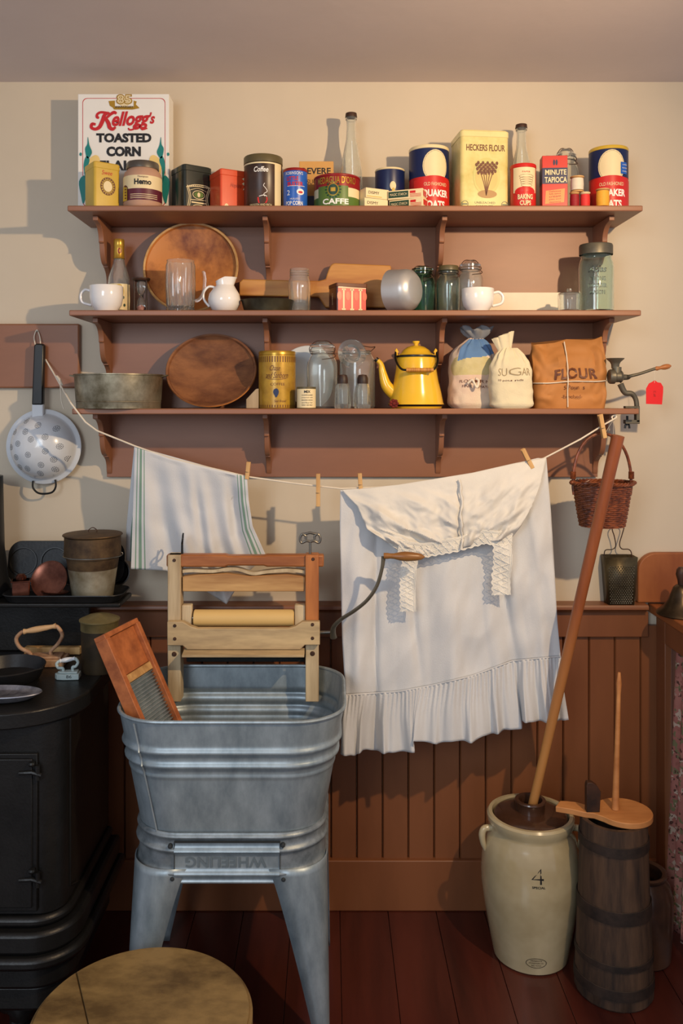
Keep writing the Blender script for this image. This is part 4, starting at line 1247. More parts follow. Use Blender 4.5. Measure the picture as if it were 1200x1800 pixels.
b.text('5 Pounds', .050, .010, on_bag(.006, h * .30), 0); b.text('-Enriched-', .050, .008, on_bag(0, h * .17), 0)
b.build('print', 'brownink', t)
b = MB()
fs = lambda x, z: on_bag(0, 0)(x, z)
b.tube([fs(-.010, z_) - Vector((0, .0015, 0)) for z_ in [h * (.02 + .95 * k / 16) for k in range(17)]], .0014, 8)
b.tube([fs(x_, h * .385) - Vector((0, .0015, 0)) for x_ in [-w * .485 + w * .97 * k / 20 for k in range(21)]], .0014, 8)
b.build('string', 'cord', t)
# ---------------------------------------------------------------- clothesline and washing
LINE = [W(80, 632, .030), W(92, 652, .05), W(105, 675, .10), W(124, 708, .205), W(150, 742, .215), W(170, 757, .212), W(237, 784, .172), W(300, 806, .165),
        W(435, 838, .165), W(520, 850, .168), W(600, 859, .17), W(700, 855, .17), W(830, 833, .17), W(955, 806, .172), W(1020, 772, .185), W(1062, 746, .192), W(1078, 737, .192)]
def line_at(px):
    """point of the clothesline over a given image column (between the shelf and the right hook)"""
    best = None
    for i in range(5, len(LINE) - 1):
        a, c = LINE[i], LINE[i + 1]
        pa, pc = 580 + a.x / sc(-a.y), 580 + c.x / sc(-c.y)
        if pa <= px <= pc: return a.lerp(c, (px - pa) / (pc - pa))
    return LINE[-1]
b = MB(); b.tube(LINE, .0021, 8)
b.tube([W(105, 672, .10), W(107, 690, .12), W(108, 705, .12), W(112, 719, .12)], .0013, 6, sub=4)
b.tube([W(100, 662, .08), W(105, 668, .095), W(108, 676, .11)], .0036, 8)
b.tube([W(1078, 737, .192), W(1083, 733, .19), W(1080, 729.5, .19), W(1075, 733, .19), W(1077, 738, .19)], .002, 8, sub=4)
o = b.build('clothesline', 'cord', loc=tuple(W(600, 859, .17)), world=True)
tag(o, 'white cotton clothesline sagging below the shelves from left board to right hook', 'clothesline')

def lerp(a, c, t): return a + (c - a) * t
def poly(P):
    """piecewise curve through pixel points (x, y) with parameter 0..1"""
    L = [0]
    for i in range(1, len(P)): L.append(L[-1] + math.hypot(P[i][0] - P[i - 1][0], P[i][1] - P[i - 1][1]))
    def f(t):
        s = t * L[-1]
        for i in range(1, len(P)):
            if s <= L[i] or i == len(P) - 1:
                k = (s - L[i - 1]) / max(L[i] - L[i - 1], 1e-6)
                return (lerp(P[i - 1][0], P[i][0], k), lerp(P[i - 1][1], P[i][1], k))
    return f
def fold(u, v, freq, ph, s=3.0):
    w = freq * u + ph + .35 * math.sin(u * 7 + v * 2.1)
    return math.sin(w * 2 * PI)

# dish towel
tw = thing('dish_towel', 'off-white dish towel with green edge stripes pegged over the clothesline', 'towel', tuple(W(335, 815, .165)))
top = poly([(237, 784), (300, 806), (434, 838)])
bot = poly([(230, 1000), (292, 1003), (340, 1025), (398, 1062), (430, 1010), (468, 978)])
lef = poly([(237, 784), (234, 880), (230, 1000)])
rig = poly([(434, 838), (437, 880), (444, 925), (468, 978)])
def coons(u, v):      # v = 0 top, 1 bottom
    T, B, L, R_ = top(u), bot(u), lef(v), rig(v)
    c = [top(0), top(1), bot(0), bot(1)]
    return [lerp(T[k], B[k], v) + lerp(L[k], R_[k], u) - (lerp(lerp(c[0][k], c[1][k], u), lerp(c[2][k], c[3][k], u), v)) for k in (0, 1)]
def towel(u, v):
    x, y = coons(u, v)
    amp = .004 + .016 * min(1, v * 1.6)
    dd = .170 - .05 * v + amp * (.7 * math.sin(2 * PI * (2.1 * u + .15 * v) + 1.0) + .45 * math.sin(2 * PI * (4.3 * u - .5 * v) + .4)) * (.35 + .65 * math.sin(PI * min(max(u, .04), .96)))
    dd -= .022 * math.exp(-((u - .53 - .02 * v) / .05) ** 2) * min(1, v * 3)
    dd -= .020 * math.exp(-((u - .86) / .05) ** 2) * min(1, v * 3)
    dd += noise.noise(Vector((u * 5, v * 6, 2))) * .004
    if v < .02: dd = .170
    return W(x, y, dd)
def stripes(u, v):
    for a, c in ((.024, .032), (.046, .066), (.080, .088)):
        if a < u < c or a < 1.0 - u < c: return 1
    if v > .95 and u > .66 and u < .8: return 0
    return 0
b = MB(); b.grid(towel, 260, 60, mf=stripes)
b.build('front_panel', ['cloth_white', 'cloth_green'], tw, world=True, solid=.0012)
def towel_back(u, v):
    x = lerp(lerp(236, 222, min(1, v * 1.4)), lerp(430, 330, v), u); y = lerp(lerp(784, 838, u), 985 + 25 * u, v)
    return W(x, y, .160 - .09 * v + .006 * math.sin(u * 14) * v)
b = MB(); b.grid(towel_back, 50, 20, mf=lambda u, v: 1 if .03 < u < .04 or .06 < u < .075 else 0)
b.build('back_panel', ['cloth_white', 'cloth_green'], tw, world=True, solid=.0012)

# white petticoat / slip folded over the line
dr = thing('white_slip', 'white cotton slip with ruffled hem and lace top folded over clothesline', 'garment', tuple(W(780, 845, .17)))
d_top = poly([(598, 861), (660, 857), (700, 854), (830, 832), (945, 805), (960, 806)])
d_left = poly([(598, 861), (597, 920), (599, 1010), (601, 1120), (607, 1222)])
d_right = poly([(960, 806), (968, 900), (974, 1000), (979, 1090), (985, 1154)])
d_bot = poly([(607, 1222), (700, 1216), (760, 1205), (831, 1188), (900, 1162), (985, 1154)])
def mk(top, bot, lef, rig):
    def f(u, v):
        T, B, L, R_ = top(u), bot(u), lef(v), rig(v)
        c = [top(0), top(1), bot(0), bot(1)]
        return [lerp(T[k], B[k], v) + lerp(L[k], R_[k], u) - (lerp(lerp(c[0][k], c[1][k], u), lerp(c[2][k], c[3][k], u), v)) for k in (0, 1)]
    return f
dress_c = mk(d_top, d_bot, d_left, d_right)
def skirt_d(u, v):
    dd = .168 + .010 * math.sin(PI * u) * v
    a = min(1, v * 1.5)
    fan = (u - .45) * (1 - .25 * v) + .45
    dd += a * (.0062 * math.sin(2 * PI * (6.5 * fan) + 1.2 + 1.4 * math.sin(9 * fan)) + .0040 * abs(math.sin(PI * 10.7 * fan + 2 + math.sin(u * 8))) + .007 * math.sin(2 * PI * 2.6 * fan))
    dd -= a * .012 * (math.exp(-((u - .30 - .05 * v) / .018) ** 2) * max(0, 1 - abs(v - .6) * 2) + math.exp(-((u - .70 - .10 * v) / .016) ** 2) * max(0, 1 - abs(v - .5) * 1.6) + math.exp(-((u - .18 + .04 * v) / .014) ** 2))
    dd -= .010 * a * abs(noise.noise(Vector((u * 7 + v * 2, v * 3.2 - u, 11))))
    dd += .010 * math.exp(-((u - .90 - .03 * v) / .03) ** 2) * a + .007 * math.exp(-((u - .07) / .03) ** 2) * a
    # soft crumples
    dd += noise.noise(Vector((u * 9, v * 5, 3))) * .009 * a + noise.noise(Vector((u * 20 + v * 6, v * 8, 7))) * .003
    return dd
def skirt(u, v):
    x, y = dress_c(u, v)
    return W(x, y, skirt_d(u, v))
b = MB(); b.grid(skirt, 130, 90)
b.build('skirt', 'cloth_white', dr, world=True, solid=.001)
# ruffle
r_bot = poly([(598, 1324), (624, 1329), (640, 1318), (668, 1324), (727, 1322), (729, 1300), (768, 1308), (800, 1304), (832, 1303), (848, 1294), (885, 1287), (914, 1280), (916, 1268), (945, 1268), (977, 1271), (1000, 1267)])
r_left = poly([(607, 1222), (600, 1270), (598, 1324)]); r_right = poly([(985, 1154), (989, 1200), (1000, 1267)])
ruf_c = mk(d_bot, r_bot, r_left, r_right)
def gather(u):
    return .55 * math.sin(2 * PI * (8.3 * u + .7 * math.sin(u * 8))) + .25 * math.sin(2 * PI * (19 * u + .9 * math.sin(u * 7))) + .35 * math.sin(2 * PI * 3.6 * u + 1)
def ruffle(u, v):
    x, y = ruf_c(u, v)
    g = gather(u)
    dd = skirt_d(u, 1) + .004 + .012 * v + (.002 + .021 * v) * g + .0022 * math.sin(u * 330 + 3 * math.sin(u * 20)) * (1 - v) ** 1.5
    return W(x + 3 * v * math.sin(u * 50), y + 3.5 * v * g, dd)
b = MB(); b.grid(ruffle, 320, 26)
b.build('ruffle', 'cloth_white', dr, world=True, solid=.0008)
b = MB(); b.tube([W(*dress_c(u / 60, 1), skirt_d(u / 60, 1) + .005) for u in range(61)], .0022, 8, flat=.7)
b.build('hem_seam', 'cloth_white', dr, world=True)
# bodice flap hanging in front
f_top = poly([(600, 861), (640, 858), (700, 852), (830, 831), (905, 814), (960, 804)])
f_bot = poly([(700, 968), (740, 975), (800, 966), (855, 952), (895, 948)])
f_left = poly([(600, 861), (628, 890), (645, 930), (672, 948), (700, 968)])
f_right = poly([(960, 804), (950, 850), (935, 890), (915, 925), (897, 948)])
flap_c = mk(f_top, f_bot, f_left, f_right)
def flap_d(u, v):
    a = min(1, v * 2.5)
    dd = .176 + .030 * math.sin(PI * min(max(v, 0), 1) * .62) + .008 * math.sin(PI * u)
    fu = (u - .56) / (1 - .35 * v) 
    dd += a * (.0035 * math.sin(2 * PI * (4.4 * fu + .9 * v) + .6) * (1 - .4 * v) + .0028 * math.sin(2 * PI * 13 * u + 1 + 2 * math.sin(u * 9)) * v ** 2)
    dd += a * .006 * math.sin(2 * PI * (3.1 * abs(u - .56) + 2.2 * v))
    dd += a * .012 * (math.exp(-((u - .12 + .06 * v) / .05) ** 2) + math.exp(-((u - .90) / .05) ** 2))
    dd -= a * .008 * math.exp(-((u - .56) / .02) ** 2)
    dd += noise.noise(Vector((u * 8 + 9, v * 5, 1))) * .010 * a + noise.noise(Vector((u * 22, v * 9, 4))) * .003 * a
    q = (u - .56)
    dd -= a * .020 * abs(noise.noise(Vector((q * 5 - v * 2.6 * (1 if q < 0 else -1) + 3, v * 1.6 + abs(q) * 2.5, 6)))) + a * .006 * abs(noise.noise(Vector((q * 18, v * 9 + abs(q) * 9, 2))))
    return dd + .006 * a
b = MB(); b.grid(lambda u, v: W(*flap_c(u, v), flap_d(u, v)), 130, 60)
b.build('bodice', 'cloth_cream', dr, world=True, solid=.001)
b = MB(); b.tube([W(*flap_c(.565 + .004 * math.sin(k), .06 + .94 * k / 24), flap_d(.565, k / 24) + .010) for k in range(25)], [.002 if k % 3 else .0034 for k in range(25)], 8)
b.build('placket_seam', 'cloth_cream', dr, world=True)
# lace: solid band pieces with diamond openwork
M['lace_sheer'] = mat('lace_netting', (236, 232, 222), .9, var=.03, alpha=.72)
def lace(name, c, dfn, n, wpx):
    """band given by a centre polyline in pixels"""
    cf = poly(c)
    b = MB()
    def at(t, s):
        p = cf(t); q = cf(min(t + .01, 1)); p0 = cf(max(t - .01, 0))
        dx, dy = q[0] - p0[0], q[1] - p0[1]; l = math.hypot(dx, dy) or 1
        sc_ = 1 + .10 * math.cos(t * n * 4 * PI) * (1 if s > 0 else .2)
        return W(p[0] - dy / l * s * wpx / 2 * sc_, p[1] + dx / l * s * wpx / 2 * sc_, dfn(t, s))
    b.grid(lambda u, v: at(u, 2 * v - 1) + Vector((0, .0012, 0)), 60, 6, 1)
    for s in (-.98, .98, -.80):
        b.tube([at(k / 60, s) for k in range(61)], .0009, 5)
    for ph in (0, 1):
        P = [at(k / (n * 2), .72 if (k + ph) % 2 else -.72) for k in range(n * 2 + 1)]
        b.tube(P, .0011, 5)
        P = [at(k / (n * 2), .36 if (k + ph) % 2 else -.36) for k in range(n * 2 + 1)]
        b.tube(P, .0007, 5)
    b.build(name, ['lace', 'lace_sheer'], dr, world=True)
lace('lace_band', [(700, 962), (745, 968), (800, 958), (850, 944), (900, 948)], lambda t, s: .218 + .004 * math.sin(t * 17) - .006 * t, 8, 24)
lace('lace_strap', [(722, 978), (718, 1000), (716, 1030), (717, 1075)], lambda t, s: .222 - .012 * t + .003 * math.sin(t * 9 + s), 5, 27)
lace('lace_strap', [(882, 956), (884, 985), (880, 1015), (881, 1046)], lambda t, s: .216 - .010 * t + .003 * math.sin(t * 8 + s), 4, 32)

# clothes pins
def pin(px0, py0, px1, py1, d, label, w=.0098, spring=True):
    a, c = W(px0, py0, d), W(px1, py1, d)
    L = (a - c).length
    t = thing('clothes_pin', label, 'clothes pin', tuple(c), 0, 'wooden clothes pins on the line')
    ang = math.atan2(a.x - c.x, a.z - c.z)
    t.rotation_euler = (0, ang, 0)
    for s in (-1, 1):
        b = MB(); b.prism([(s * .0012, 0), (s * .0075, 0), (s * .0072, L * .3), (s * .0065, L * .62), (s * .0078, L), (s * .0052, L), (s * .0012, L * .55)], -w / 2, w / 2, axis='x')
        b.v = [Vector((v.x, v.y, v.z)) for v in b.v]
        b.build('prong', 'wood_pale', t, bevel=.0006)
    b = MB(); b.tube([((w / 2 + .001) * (1 if k % 2 else -1), -.0085 if k % 4 < 2 else .0085, L * .42) for k in range(5)], .0008, 6)
    b.build('spring', 'steel', t)
pin(437, 812, 434, 842, .166, 'clothes pin holding the right corner of the striped towel')
pin(559, 833, 559, 890, .176, 'clothes pin hanging alone on the bare line between towel and slip')
pin(632, 832, 634, 866, .172, 'darker clothes pin at the left end of the white slip')
pin(918, 789, 935, 823, .180, 'tilted clothes pin at the right end of the white slip')
pin(1054, 728, 1062, 770, .200, 'clothes pin on the line near the right hook, above the basket')

# ---------------------------------------------------------------- colander
M['hole'] = mat('hole_black', (40, 44, 48), .8)
d0 = .030
cc = W(76, 785, d0)
t = thing('enamel_colander', 'grey white enamel colander with black handle hanging on the left wall', 'colander', tuple(cc), (R(90), 0, 0))
r = 66 * sc(d0)
b = MB()
dome = [(0, .066), (r * .18, .065), (r * .36, .061), (r * .54, .052), (r * .68, .040), (r * .78, .026), (r * .84, .012), (r * .87, .003), (r * .90, 0), (r * .97, -.001), (r, -.003), (r * 1.0, -.006), (r * .97, -.005), (r * .88, -.004), (r * .84, .004), (r * .74, .025), (r * .5, .050), (0, .062)]
b.lathe(dome, 64)
def dome_z(q):
    k = q / r
    for i in range(8):
        a, c = dome[i], dome[i + 1]
        if a[0] <= q <= c[0]: return a[1] + (c[1] - a[1]) * (q - a[0]) / (c[0] - a[0])
    return 0
cl = [(45, 743), (71, 751), (101, 757), (50, 762), (25, 763), (62, 775), (86, 771), (37, 783), (20, 790), (109, 788), (87, 796), (57, 802), (32, 807), (99, 811), (119, 811), (78, 820), (52, 827), (98, 829), (73, 836), (36, 825)]
for px, py in cl:
    ox, oy = (px - 69) * sc(.07), -(py - 790) * sc(.07)
    for q in range(19):
        if q == 0: hx, hy = 0, 0
        elif q < 7: hx, hy = .0034 * math.cos(q * PI / 3), .0034 * math.sin(q * PI / 3)
        else: hx, hy = .0068 * math.cos(q * PI / 6), .0068 * math.sin(q * PI / 6)
        x_, y_ = ox + hx, oy + hy
        q_ = math.hypot(x_, y_)
        if q_ > r * .83: continue
        pts = []
        for k in range(7):
            xx, yy = x_ + .00105 * math.cos(k * 2 * PI / 7), y_ + .00105 * math.sin(k * 2 * PI / 7)
            pts.append((xx, yy, dome_z(math.hypot(xx, yy)) + .0007))
        b.add(pts, [tuple(range(7))], 1)
b.build('bowl', ['enamel', 'hole'], t)
b = MB()
ctr = Vector((cc.x, cc.y, cc.z))
b.box(W(57, 0, .04).x, W(77, 0, .04).x, -.046, -.032, Z(735, .04), Z(710, .04))
b.build('ferrule', 'enamel', t, world=True, bevel=.003)
b = MB(); o_ = [(57, 712), (77, 712), (77.5, 660), (79, 608), (76, 604), (64, 604), (61, 608), (59, 660)]
b.prism([(X(p, .04), Z(q, .04)) for p, q in o_], -.048, -.030)
b.build('handle', 'black', t, world=True, bevel=.004)
b = MB(); b.tube([W(58, 845, .035), W(58, 857, .036), (W(66, 866, .036)), W(78, 868, .036), W(92, 865, .036), W(98, 855, .036), W(97, 843, .035)], .0026, 8, sub=5)
b.build('rest_loop', 'black', t, world=True)
b = MB(); b.tube([W(62, 606, .035), W(60, 592, .028), W(65, 580, .0225), W(70, 592, .028), W(71, 606, .035)], .0014, 6, sub=6)
b.build('hanging_string', 'cord', t, world=True)
b = MB(); b.tube([W(65, 583, .0), W(65, 582, .03)], .0016, 8)
tag(b.build('wall_nail', 'steel', loc=tuple(W(65, 582, .02)), world=True), 'small nail in the left board holding the colander string', 'nail')

# ---------------------------------------------------------------- basket
db = .180
cb = W(1058, 851, db)
bz = Z(925, db)
t = thing('wicker_basket', 'small reddish wicker basket with arched handle hanging under the shelf', 'basket', (cb.x, cb.y, bz))
h = cb.z - bz
r1, r0 = 55 * sc(db), 37 * sc(db)
b = MB()
rows = 22; nst = 28
for k in range(rows):
    z_ = h * (k + .5) / rows
    rr = r0 + (r1 * .90 - r0) * (z_ / h) ** .9
    ph = PI * (k % 2)
    b.tube([((rr + .0016 * math.cos(nst * a / 2 + ph)) * math.sin(a), -(rr + .0016 * math.cos(nst * a / 2 + ph)) * math.cos(a) * .86, z_) for a in [j / 112 * 2 * PI for j in range(112)]], h / rows * .58, 5, closed=True)
b.build('weave', 'wicker', t)
b = MB()
for k in range(nst):
    a = 2 * PI * k / nst
    b.tube([(q * math.sin(a), -q * math.cos(a) * .86, z_) for q, z_ in ((r0, 0), ((r0 + r1 * .9) / 2 + .001, h * .5), (r1 * .9, h))], .0016, 5)
b.build('stakes', 'wicker', t)
b = MB(); b.lathe([(0, .002), (r0, .002), (r0, .006), (0, .006)], 28); b.v = [Vector((v.x, v.y * .86, v.z)) for v in b.v]
b.build('bottom', 'wicker', t)
b = MB()
for ph in (0, PI * 2 / 3, PI * 4 / 3):
    b.tube([((r1 * .95 + .003 * math.cos(a * 14 + ph)) * math.sin(a), -(r1 * .95 + .003 * math.cos(a * 14 + ph)) * math.cos(a) * .86, h + .003 * math.sin(a * 14 + ph) + .003) for a in [j / 120 * 2 * PI for j in range(120)]], .0026, 6, closed=True)
b.build('braided_rim', 'wicker', t)
b = MB(); pts = []
for k in range(25):
    a = PI * k / 24
    pts.append((-math.cos(a) * r1 * .93, 0, h * .92 + (math.sin(a) ** .8) * (Z(762, db) - cb.z + h * .08)))
b.tube([(-r1 * .90, 0, h * .75)] + pts + [(r1 * .90, 0, h * .75)], .0038, 8)
for s in (-1, 1):
    for k in range(6): b.tube([(s * r1 * .93 + .006 * math.cos(a), .006 * math.sin(a), h + .014 + k * .003 ) for a in [j / 10 * 2 * PI for j in range(10)]], .0015, 5, closed=True)
    b.lathe([(0, -.006), (.0055, -.004), (.0075, 0), (.0055, .004), (0, .006)], 10, c=(s * r1 * .98, -.006, h + .004))
b.build('handle', 'wicker', t)
b = MB(); b.tube([(0.006, 0, Z(763, db) - bz), W(1078, 737, .19) - Vector((cb.x, cb.y, bz)), (.028, .004, Z(766, db) - bz)], .0006, 5)
b.build('hanging_thread', 'cord', t)
b = MB(); b.tube([W(1078, 726, .19), W(1080, 733, .19), W(1078, 739, .19), W(1074, 735, .19)], .0014, 8, sub=4)
tag(b.build('cup_hook', 'steel', loc=tuple(W(1078, 728, .19)), world=True), 'small metal hook under the right end of the lowest shelf', 'hook')

# ---------------------------------------------------------------- box grater on the rail
dg = .020
x0, x1 = X(1059, .03), X(1117, .03)
zb, zt = .8015, Z(979, .045)
t = thing('box_grater', 'dark tin box grater with wire handle standing on the wainscot rail', 'grater', ((x0 + x1) / 2, -.028, zb))
t_w0, t_w1 = (X(1108, .045) - X(1064, .045)) / 2, (X(1117, .045) - X(1062, .045)) / 2
h = zt - zb
b = MB()
y0, y1 = -.020, .020
vs = [(-t_w0, y0, 0), (t_w0, y0, 0), (t_w0, y1, 0), (-t_w0, y1, 0), (-t_w1, y0 - .003, h), (t_w1, y0 - .003, h), (t_w1, y1 + .003, h), (-t_w1, y1 + .003, h)]
b.add(vs, [(0, 1, 5, 4), (1, 2, 6, 5), (2, 3, 7, 6), (3, 0, 4, 7)])
b.build('grater_body', mat('dark_tin', (104, 92, 66), .4, .6, c2=(66, 56, 40), scale=20), t, solid=.001)
b = MB()
for j in range(22):
    for i in range(10):
        z_ = h * .035 + j * h * .80 / 22
        k = z_ / h
        w_ = t_w0 + (t_w1 - t_w0) * k
        x_ = -w_ * .86 + (i + .5 * (j % 2)) * w_ * 1.72 / 9.8
        if x_ > w_ * .88: continue
        yy = y0 - .003 * k - .0008
        b.add([(x_ - .0021, yy, z_), (x_, yy, z_ + .0028), (x_ + .0021, yy, z_), (x_, yy - .0014, z_ + .0002)], [(0, 3, 1), (3, 2, 1), (0, 2, 3)], 0)
        b.add([(x_ - .0014, yy + .0001, z_ - .0016), (x_ + .0014, yy + .0001, z_ - .0016), (x_ + .0014, yy + .0001, z_ - .0002), (x_ - .0014, yy + .0001, z_ - .0002)], [(0, 1, 2, 3)], 1)
b.build('teeth', ['old_tin', 'black'], t)
b = MB()
kk = lambda px, py: (X(px, .03) - (x0 + x1) / 2, 0, Z(py, .03) - zb)
b.tube([kk(1062, 992), kk(1062, 974), kk(1065, 967), kk(1076, 966), kk(1082, 960), kk(1080, 944), kk(1076, 930), kk(1080, 921), kk(1090, 918), kk(1097, 924), kk(1094, 938), kk(1089, 956), kk(1093, 965), kk(1105, 966), kk(1110, 973), kk(1111, 992)], .0014, 8, sub=5)
b.build('wire_handle', 'wood_dark', t)

# ---------------------------------------------------------------- meat grinder on the shelf end
dm = .150
t = thing('meat_grinder', 'small grey iron hand grinder clamped to the lowest shelf right end', 'grinder', tuple(W(1118, 728, dm)))
g = lambda px, py, dd=0: W(px, py, dm + dd)
b = MB()
hp = g(1081, 632)
b.lathe([(.009, -.022), (.010, -.012), (.013, -.006), (.021, .001), (.022, .003), (.019, .002), (.009, -.010), (0, -.012)], 24, c=tuple(hp))
b.build('hopper', 'grey_iron', t, world=True)
b = MB()
c_ = g(1082, 662)
M4 = Matrix.Translation(c_) @ Matrix.Rotation(R(90), 4, 'Y')
b.T = M4
b.lathe([(0, -.017), (.016, -.017), (.018, -.014), (.018, -.004), (.014, -.001), (.014, .010), (.016, .012), (.012, .016), (0, .017)], 28)
b.T = Matrix.Identity(4)
b.tube([g(1084, 645), g(1083, 660)], .011, 16)
b.tube([g(1090, 675), g(1098, 690), g(1110, 692), g(1117, 702), g(1119, 716), g(1119.5, 729)], [.008, .007, .0065, .006, .006, .006], 12, sub=5)
b.build('grinder_body', 'grey_iron', t, world=True)
b = MB()
xa, xb = X(1097, dm), X(1122, dm)
b.box(X(1116, dm), xb, -dm - .009, -dm + .009, Z(742, dm), Z(714, dm)); b.box(xa, xb, -dm - .009, -dm + .009, Z(745, dm), Z(738, dm)); b.box(xa, xb, -dm - .008, -dm + .008, ZB + .0002, ZB + .006)
b.build('clamp', 'grey_iron', t, world=True, bevel=.001)
b = MB(); b.tube([g(1102, 731), g(1102, 748)], .0028, 10); b.tube([g(1098, 753), g(1099, 747), g(1102, 745), g(1105, 747), g(1106, 753)], .0026, 8, sub=3)
b.build('thumb_screw', 'black_iron', t, world=True)
b = MB(); b.tube([g(1094, 663), g(1103, 663), g(1108, 661, .01), g(1124, 657, .012), g(1148, 649, .012), g(1153, 648, .012)], [.0075, .0065, .004, .0036, .0036, .004], 12, sub=4)
cr = b.build('crank_arm', 'grey_iron', t, world=True)
b = MB(); a_, e_ = g(1150, 648.5, .012), g(1179, 643, .012)
b.tube([a_.lerp(e_, k / 8) for k in range(9)], [.003, .0055, .0045, .0042, .006, .0068, .0066, .0055, .002], 14)
o = b.build('crank_grip', 'wood_orange', t, world=True)
# red tag on its string
t = thing('red_tag', 'bright red paper tag with clipped corners hanging right of the grinder', 'tag', tuple(W(1150, 668, .16)))
dt = .160
o_ = [(1135, 710), (1135, 683), (1140, 674), (1146, 671), (1150, 668), (1155, 672), (1161, 673), (1165, 680), (1165, 689), (1163, 711)]
b = MB(); b.prism([(X(p, dt), Z(q, dt)) for p, q in o_], -dt - .0007, -dt)
b.build('tag_card', mat('tag_red', (214, 24, 30), .7, var=.05), t, world=True)
b = MB(); b.tube([W(1150, 673, dt + .001), W(1150, 662, dt + .002), W(1149, 650, dt + .002)], .0005, 5)
b.build('tag_string', 'cord', t, world=True)
b = MB(); b.text('No. 21', .014, .006, lambda x, y: Vector((X(1150, dt) + y, -dt - .0012, Z(692, dt) + x)), 0)
b.build('pencil_marks', 'dkred', t, world=True)
# ---------------------------------------------------------------- wash tub on its stand
TX0, TX1, TY0, TY1 = -.450, .031, -.524, -.150      # rim
TZ = .676
tcx, tcy = (TX0 + TX1) / 2, (TY0 + TY1) / 2
t = thing('wash_tub', 'square galvanised wash tub with ribbed sides on a tapered leg stand', 'wash tub', (tcx, tcy, 0))
def rr_pt(a, w, h, r):
    """point of a rounded rectangle at parameter 0..1"""
    P = rrect(w, h, r, 8)
    L = [0]
    for i in range(1, len(P) + 1):
        p, q = P[i - 1], P[i % len(P)]
        L.append(L[-1] + math.hypot(q[0] - p[0], q[1] - p[1]))
    s = (a % 1.0) * L[-1]
    for i in range(1, len(L)):
        if s <= L[i] + 1e-9:
            k = (s - L[i - 1]) / max(L[i] - L[i - 1], 1e-9)
            p, q = P[i - 1], P[i % len(P)]
            return (p[0] + (q[0] - p[0]) * k, p[1] + (q[1] - p[1]) * k)
def tub_size(z):
    k = (TZ - z) / (TZ - .36)
    w = (TX1 - TX0) * (1 - .245 * k) ; h = (TY1 - TY0) * (1 - .16 * k)
    return w, h, .105 - .02 * k
def bead(z, zc, w_=.008, a=.008):
    return a * math.exp(-((z - zc) / w_) ** 2)
BE = [(.612, .0065), (.583, .0065), (.560, .003)]
NS = 160
def tub_ring(z, off):
    w, h, r_ = tub_size(z)
    out = []
    for k in range(NS):
        x_, y_ = rr_pt(k / NS, w + 2 * off, h + 2 * off, r_ + off)
        out.append((x_, y_, z))
    return out
def tub_shell(zs, offs, mi=0):
    vs = []
    for z, o_ in zip(zs, offs): vs += tub_ring(z, o_)
    fs = [(i * NS + k, i * NS + (k + 1) % NS, (i + 1) * NS + (k + 1) % NS, (i + 1) * NS + k) for i in range(len(zs) - 1) for k in range(NS)]
    return vs, fs
b = MB()
zs = [.372 + (TZ - .372) * k / 90 for k in range(91)]
def offz(z):
    o_ = 0
    for zc, w_ in BE: o_ += bead(z, zc, w_, .0065 if w_ > .004 else .002)
    return o_
vs, fs = tub_shell(zs, [offz(z) for z in zs]); b.add(vs, fs)
vs, fs = tub_shell(list(reversed(zs)), [offz(z) - .0025 for z in reversed(zs)]); b.add(vs, fs)
b.add(tub_ring(.374, -.0026), [tuple(range(NS))])
b.build('tub_body', 'galv', t, ang=60)
b = MB(); ringp = tub_ring(TZ, .0)
b.tube(ringp, .0042, 8, closed=True)
b.build('rolled_rim', 'galv', t)
# side seam
b = MB()
P = []
for k in range(40):
    z = .39 + (TZ - .395) * k / 39
    w, h, r_ = tub_size(z)
    P.append((-(w / 2) + .050, -(h / 2) - offz(z) - .0005 + .006, z))
b.tube(P, .0022, 6)
b.build('seam', 'galv', t)
# stand apron: two ribbed bands round the bottom
ZA0, ZA1 = .342, .444
def apron_off(z):
    return .010 + bead(z, .436, .0045, .005) + bead(z, .409, .006, .007) + bead(z, .362, .006, .007) + bead(z, .345, .003, .003)
zs = [ZA0 + (ZA1 - ZA0) * k / 44 for k in range(45)]
b = MB()
w_, h_, r_ = tub_size(.40)
def ap_ring(z, off):
    return [rr_pt(k / NS, w_ + 2 * off, h_ + 2 * off, r_ + off) + (z,) for k in range(NS)]
vs = []
for z in zs: vs += ap_ring(z, apron_off(z))
for z in reversed(zs): vs += ap_ring(z, apron_off(z) - .0022)
n2 = len(zs) * 2
b.add(vs, [(i * NS + k, i * NS + (k + 1) % NS, (i + 1) * NS + (k + 1) % NS, (i + 1) * NS + k) for i in range(n2 - 1) for k in range(NS)])
b.build('stand_apron', mat('galv_stand', (152, 160, 164), .45, .5, c2=(112, 120, 124), scale=30, bump=.2, detail=10), t, ang=60)
# front name panel
yf = -(h_ / 2 + .010)
xw0, xw1 = X(308, .50) - tcx, X(492, .50) - tcx
b = MB()
zs2 = [ZA0 + .001 + (.428 - ZA0) * k / 30 for k in range(31)]
vs = []
for z in zs2:
    yy = -(h_ / 2 + apron_off(z)) - .0014
    vs += [(xw0, yy + .0012, z), (xw0, yy, z), (xw1, yy, z), (xw1, yy + .0012, z)]
b.add(vs, [(i * 4 + k, i * 4 + k + 1, (i + 1) * 4 + k + 1, (i + 1) * 4 + k) for i in range(30) for k in range(3)])
b.box(xw0, xw1, yf - .0075, yf - .001, .4275, .4292, 1)
b.box(xw0 - .0008, xw0 + .0004, yf - .0042, yf - .001, .352, .428, 1); b.box(xw1 - .0004, xw1 + .0008, yf - .0042, yf - .001, .352, .428, 1)
vv, ff = text_geo('WHEELING', .02)
b.add([((xw0 + xw1) / 2 - .002 + x_ * (X(517, .5) - X(352, .5)) * -.86, yf - .0026, .3855 - z_ * .022) for x_, z_ in vv], ff, 2)
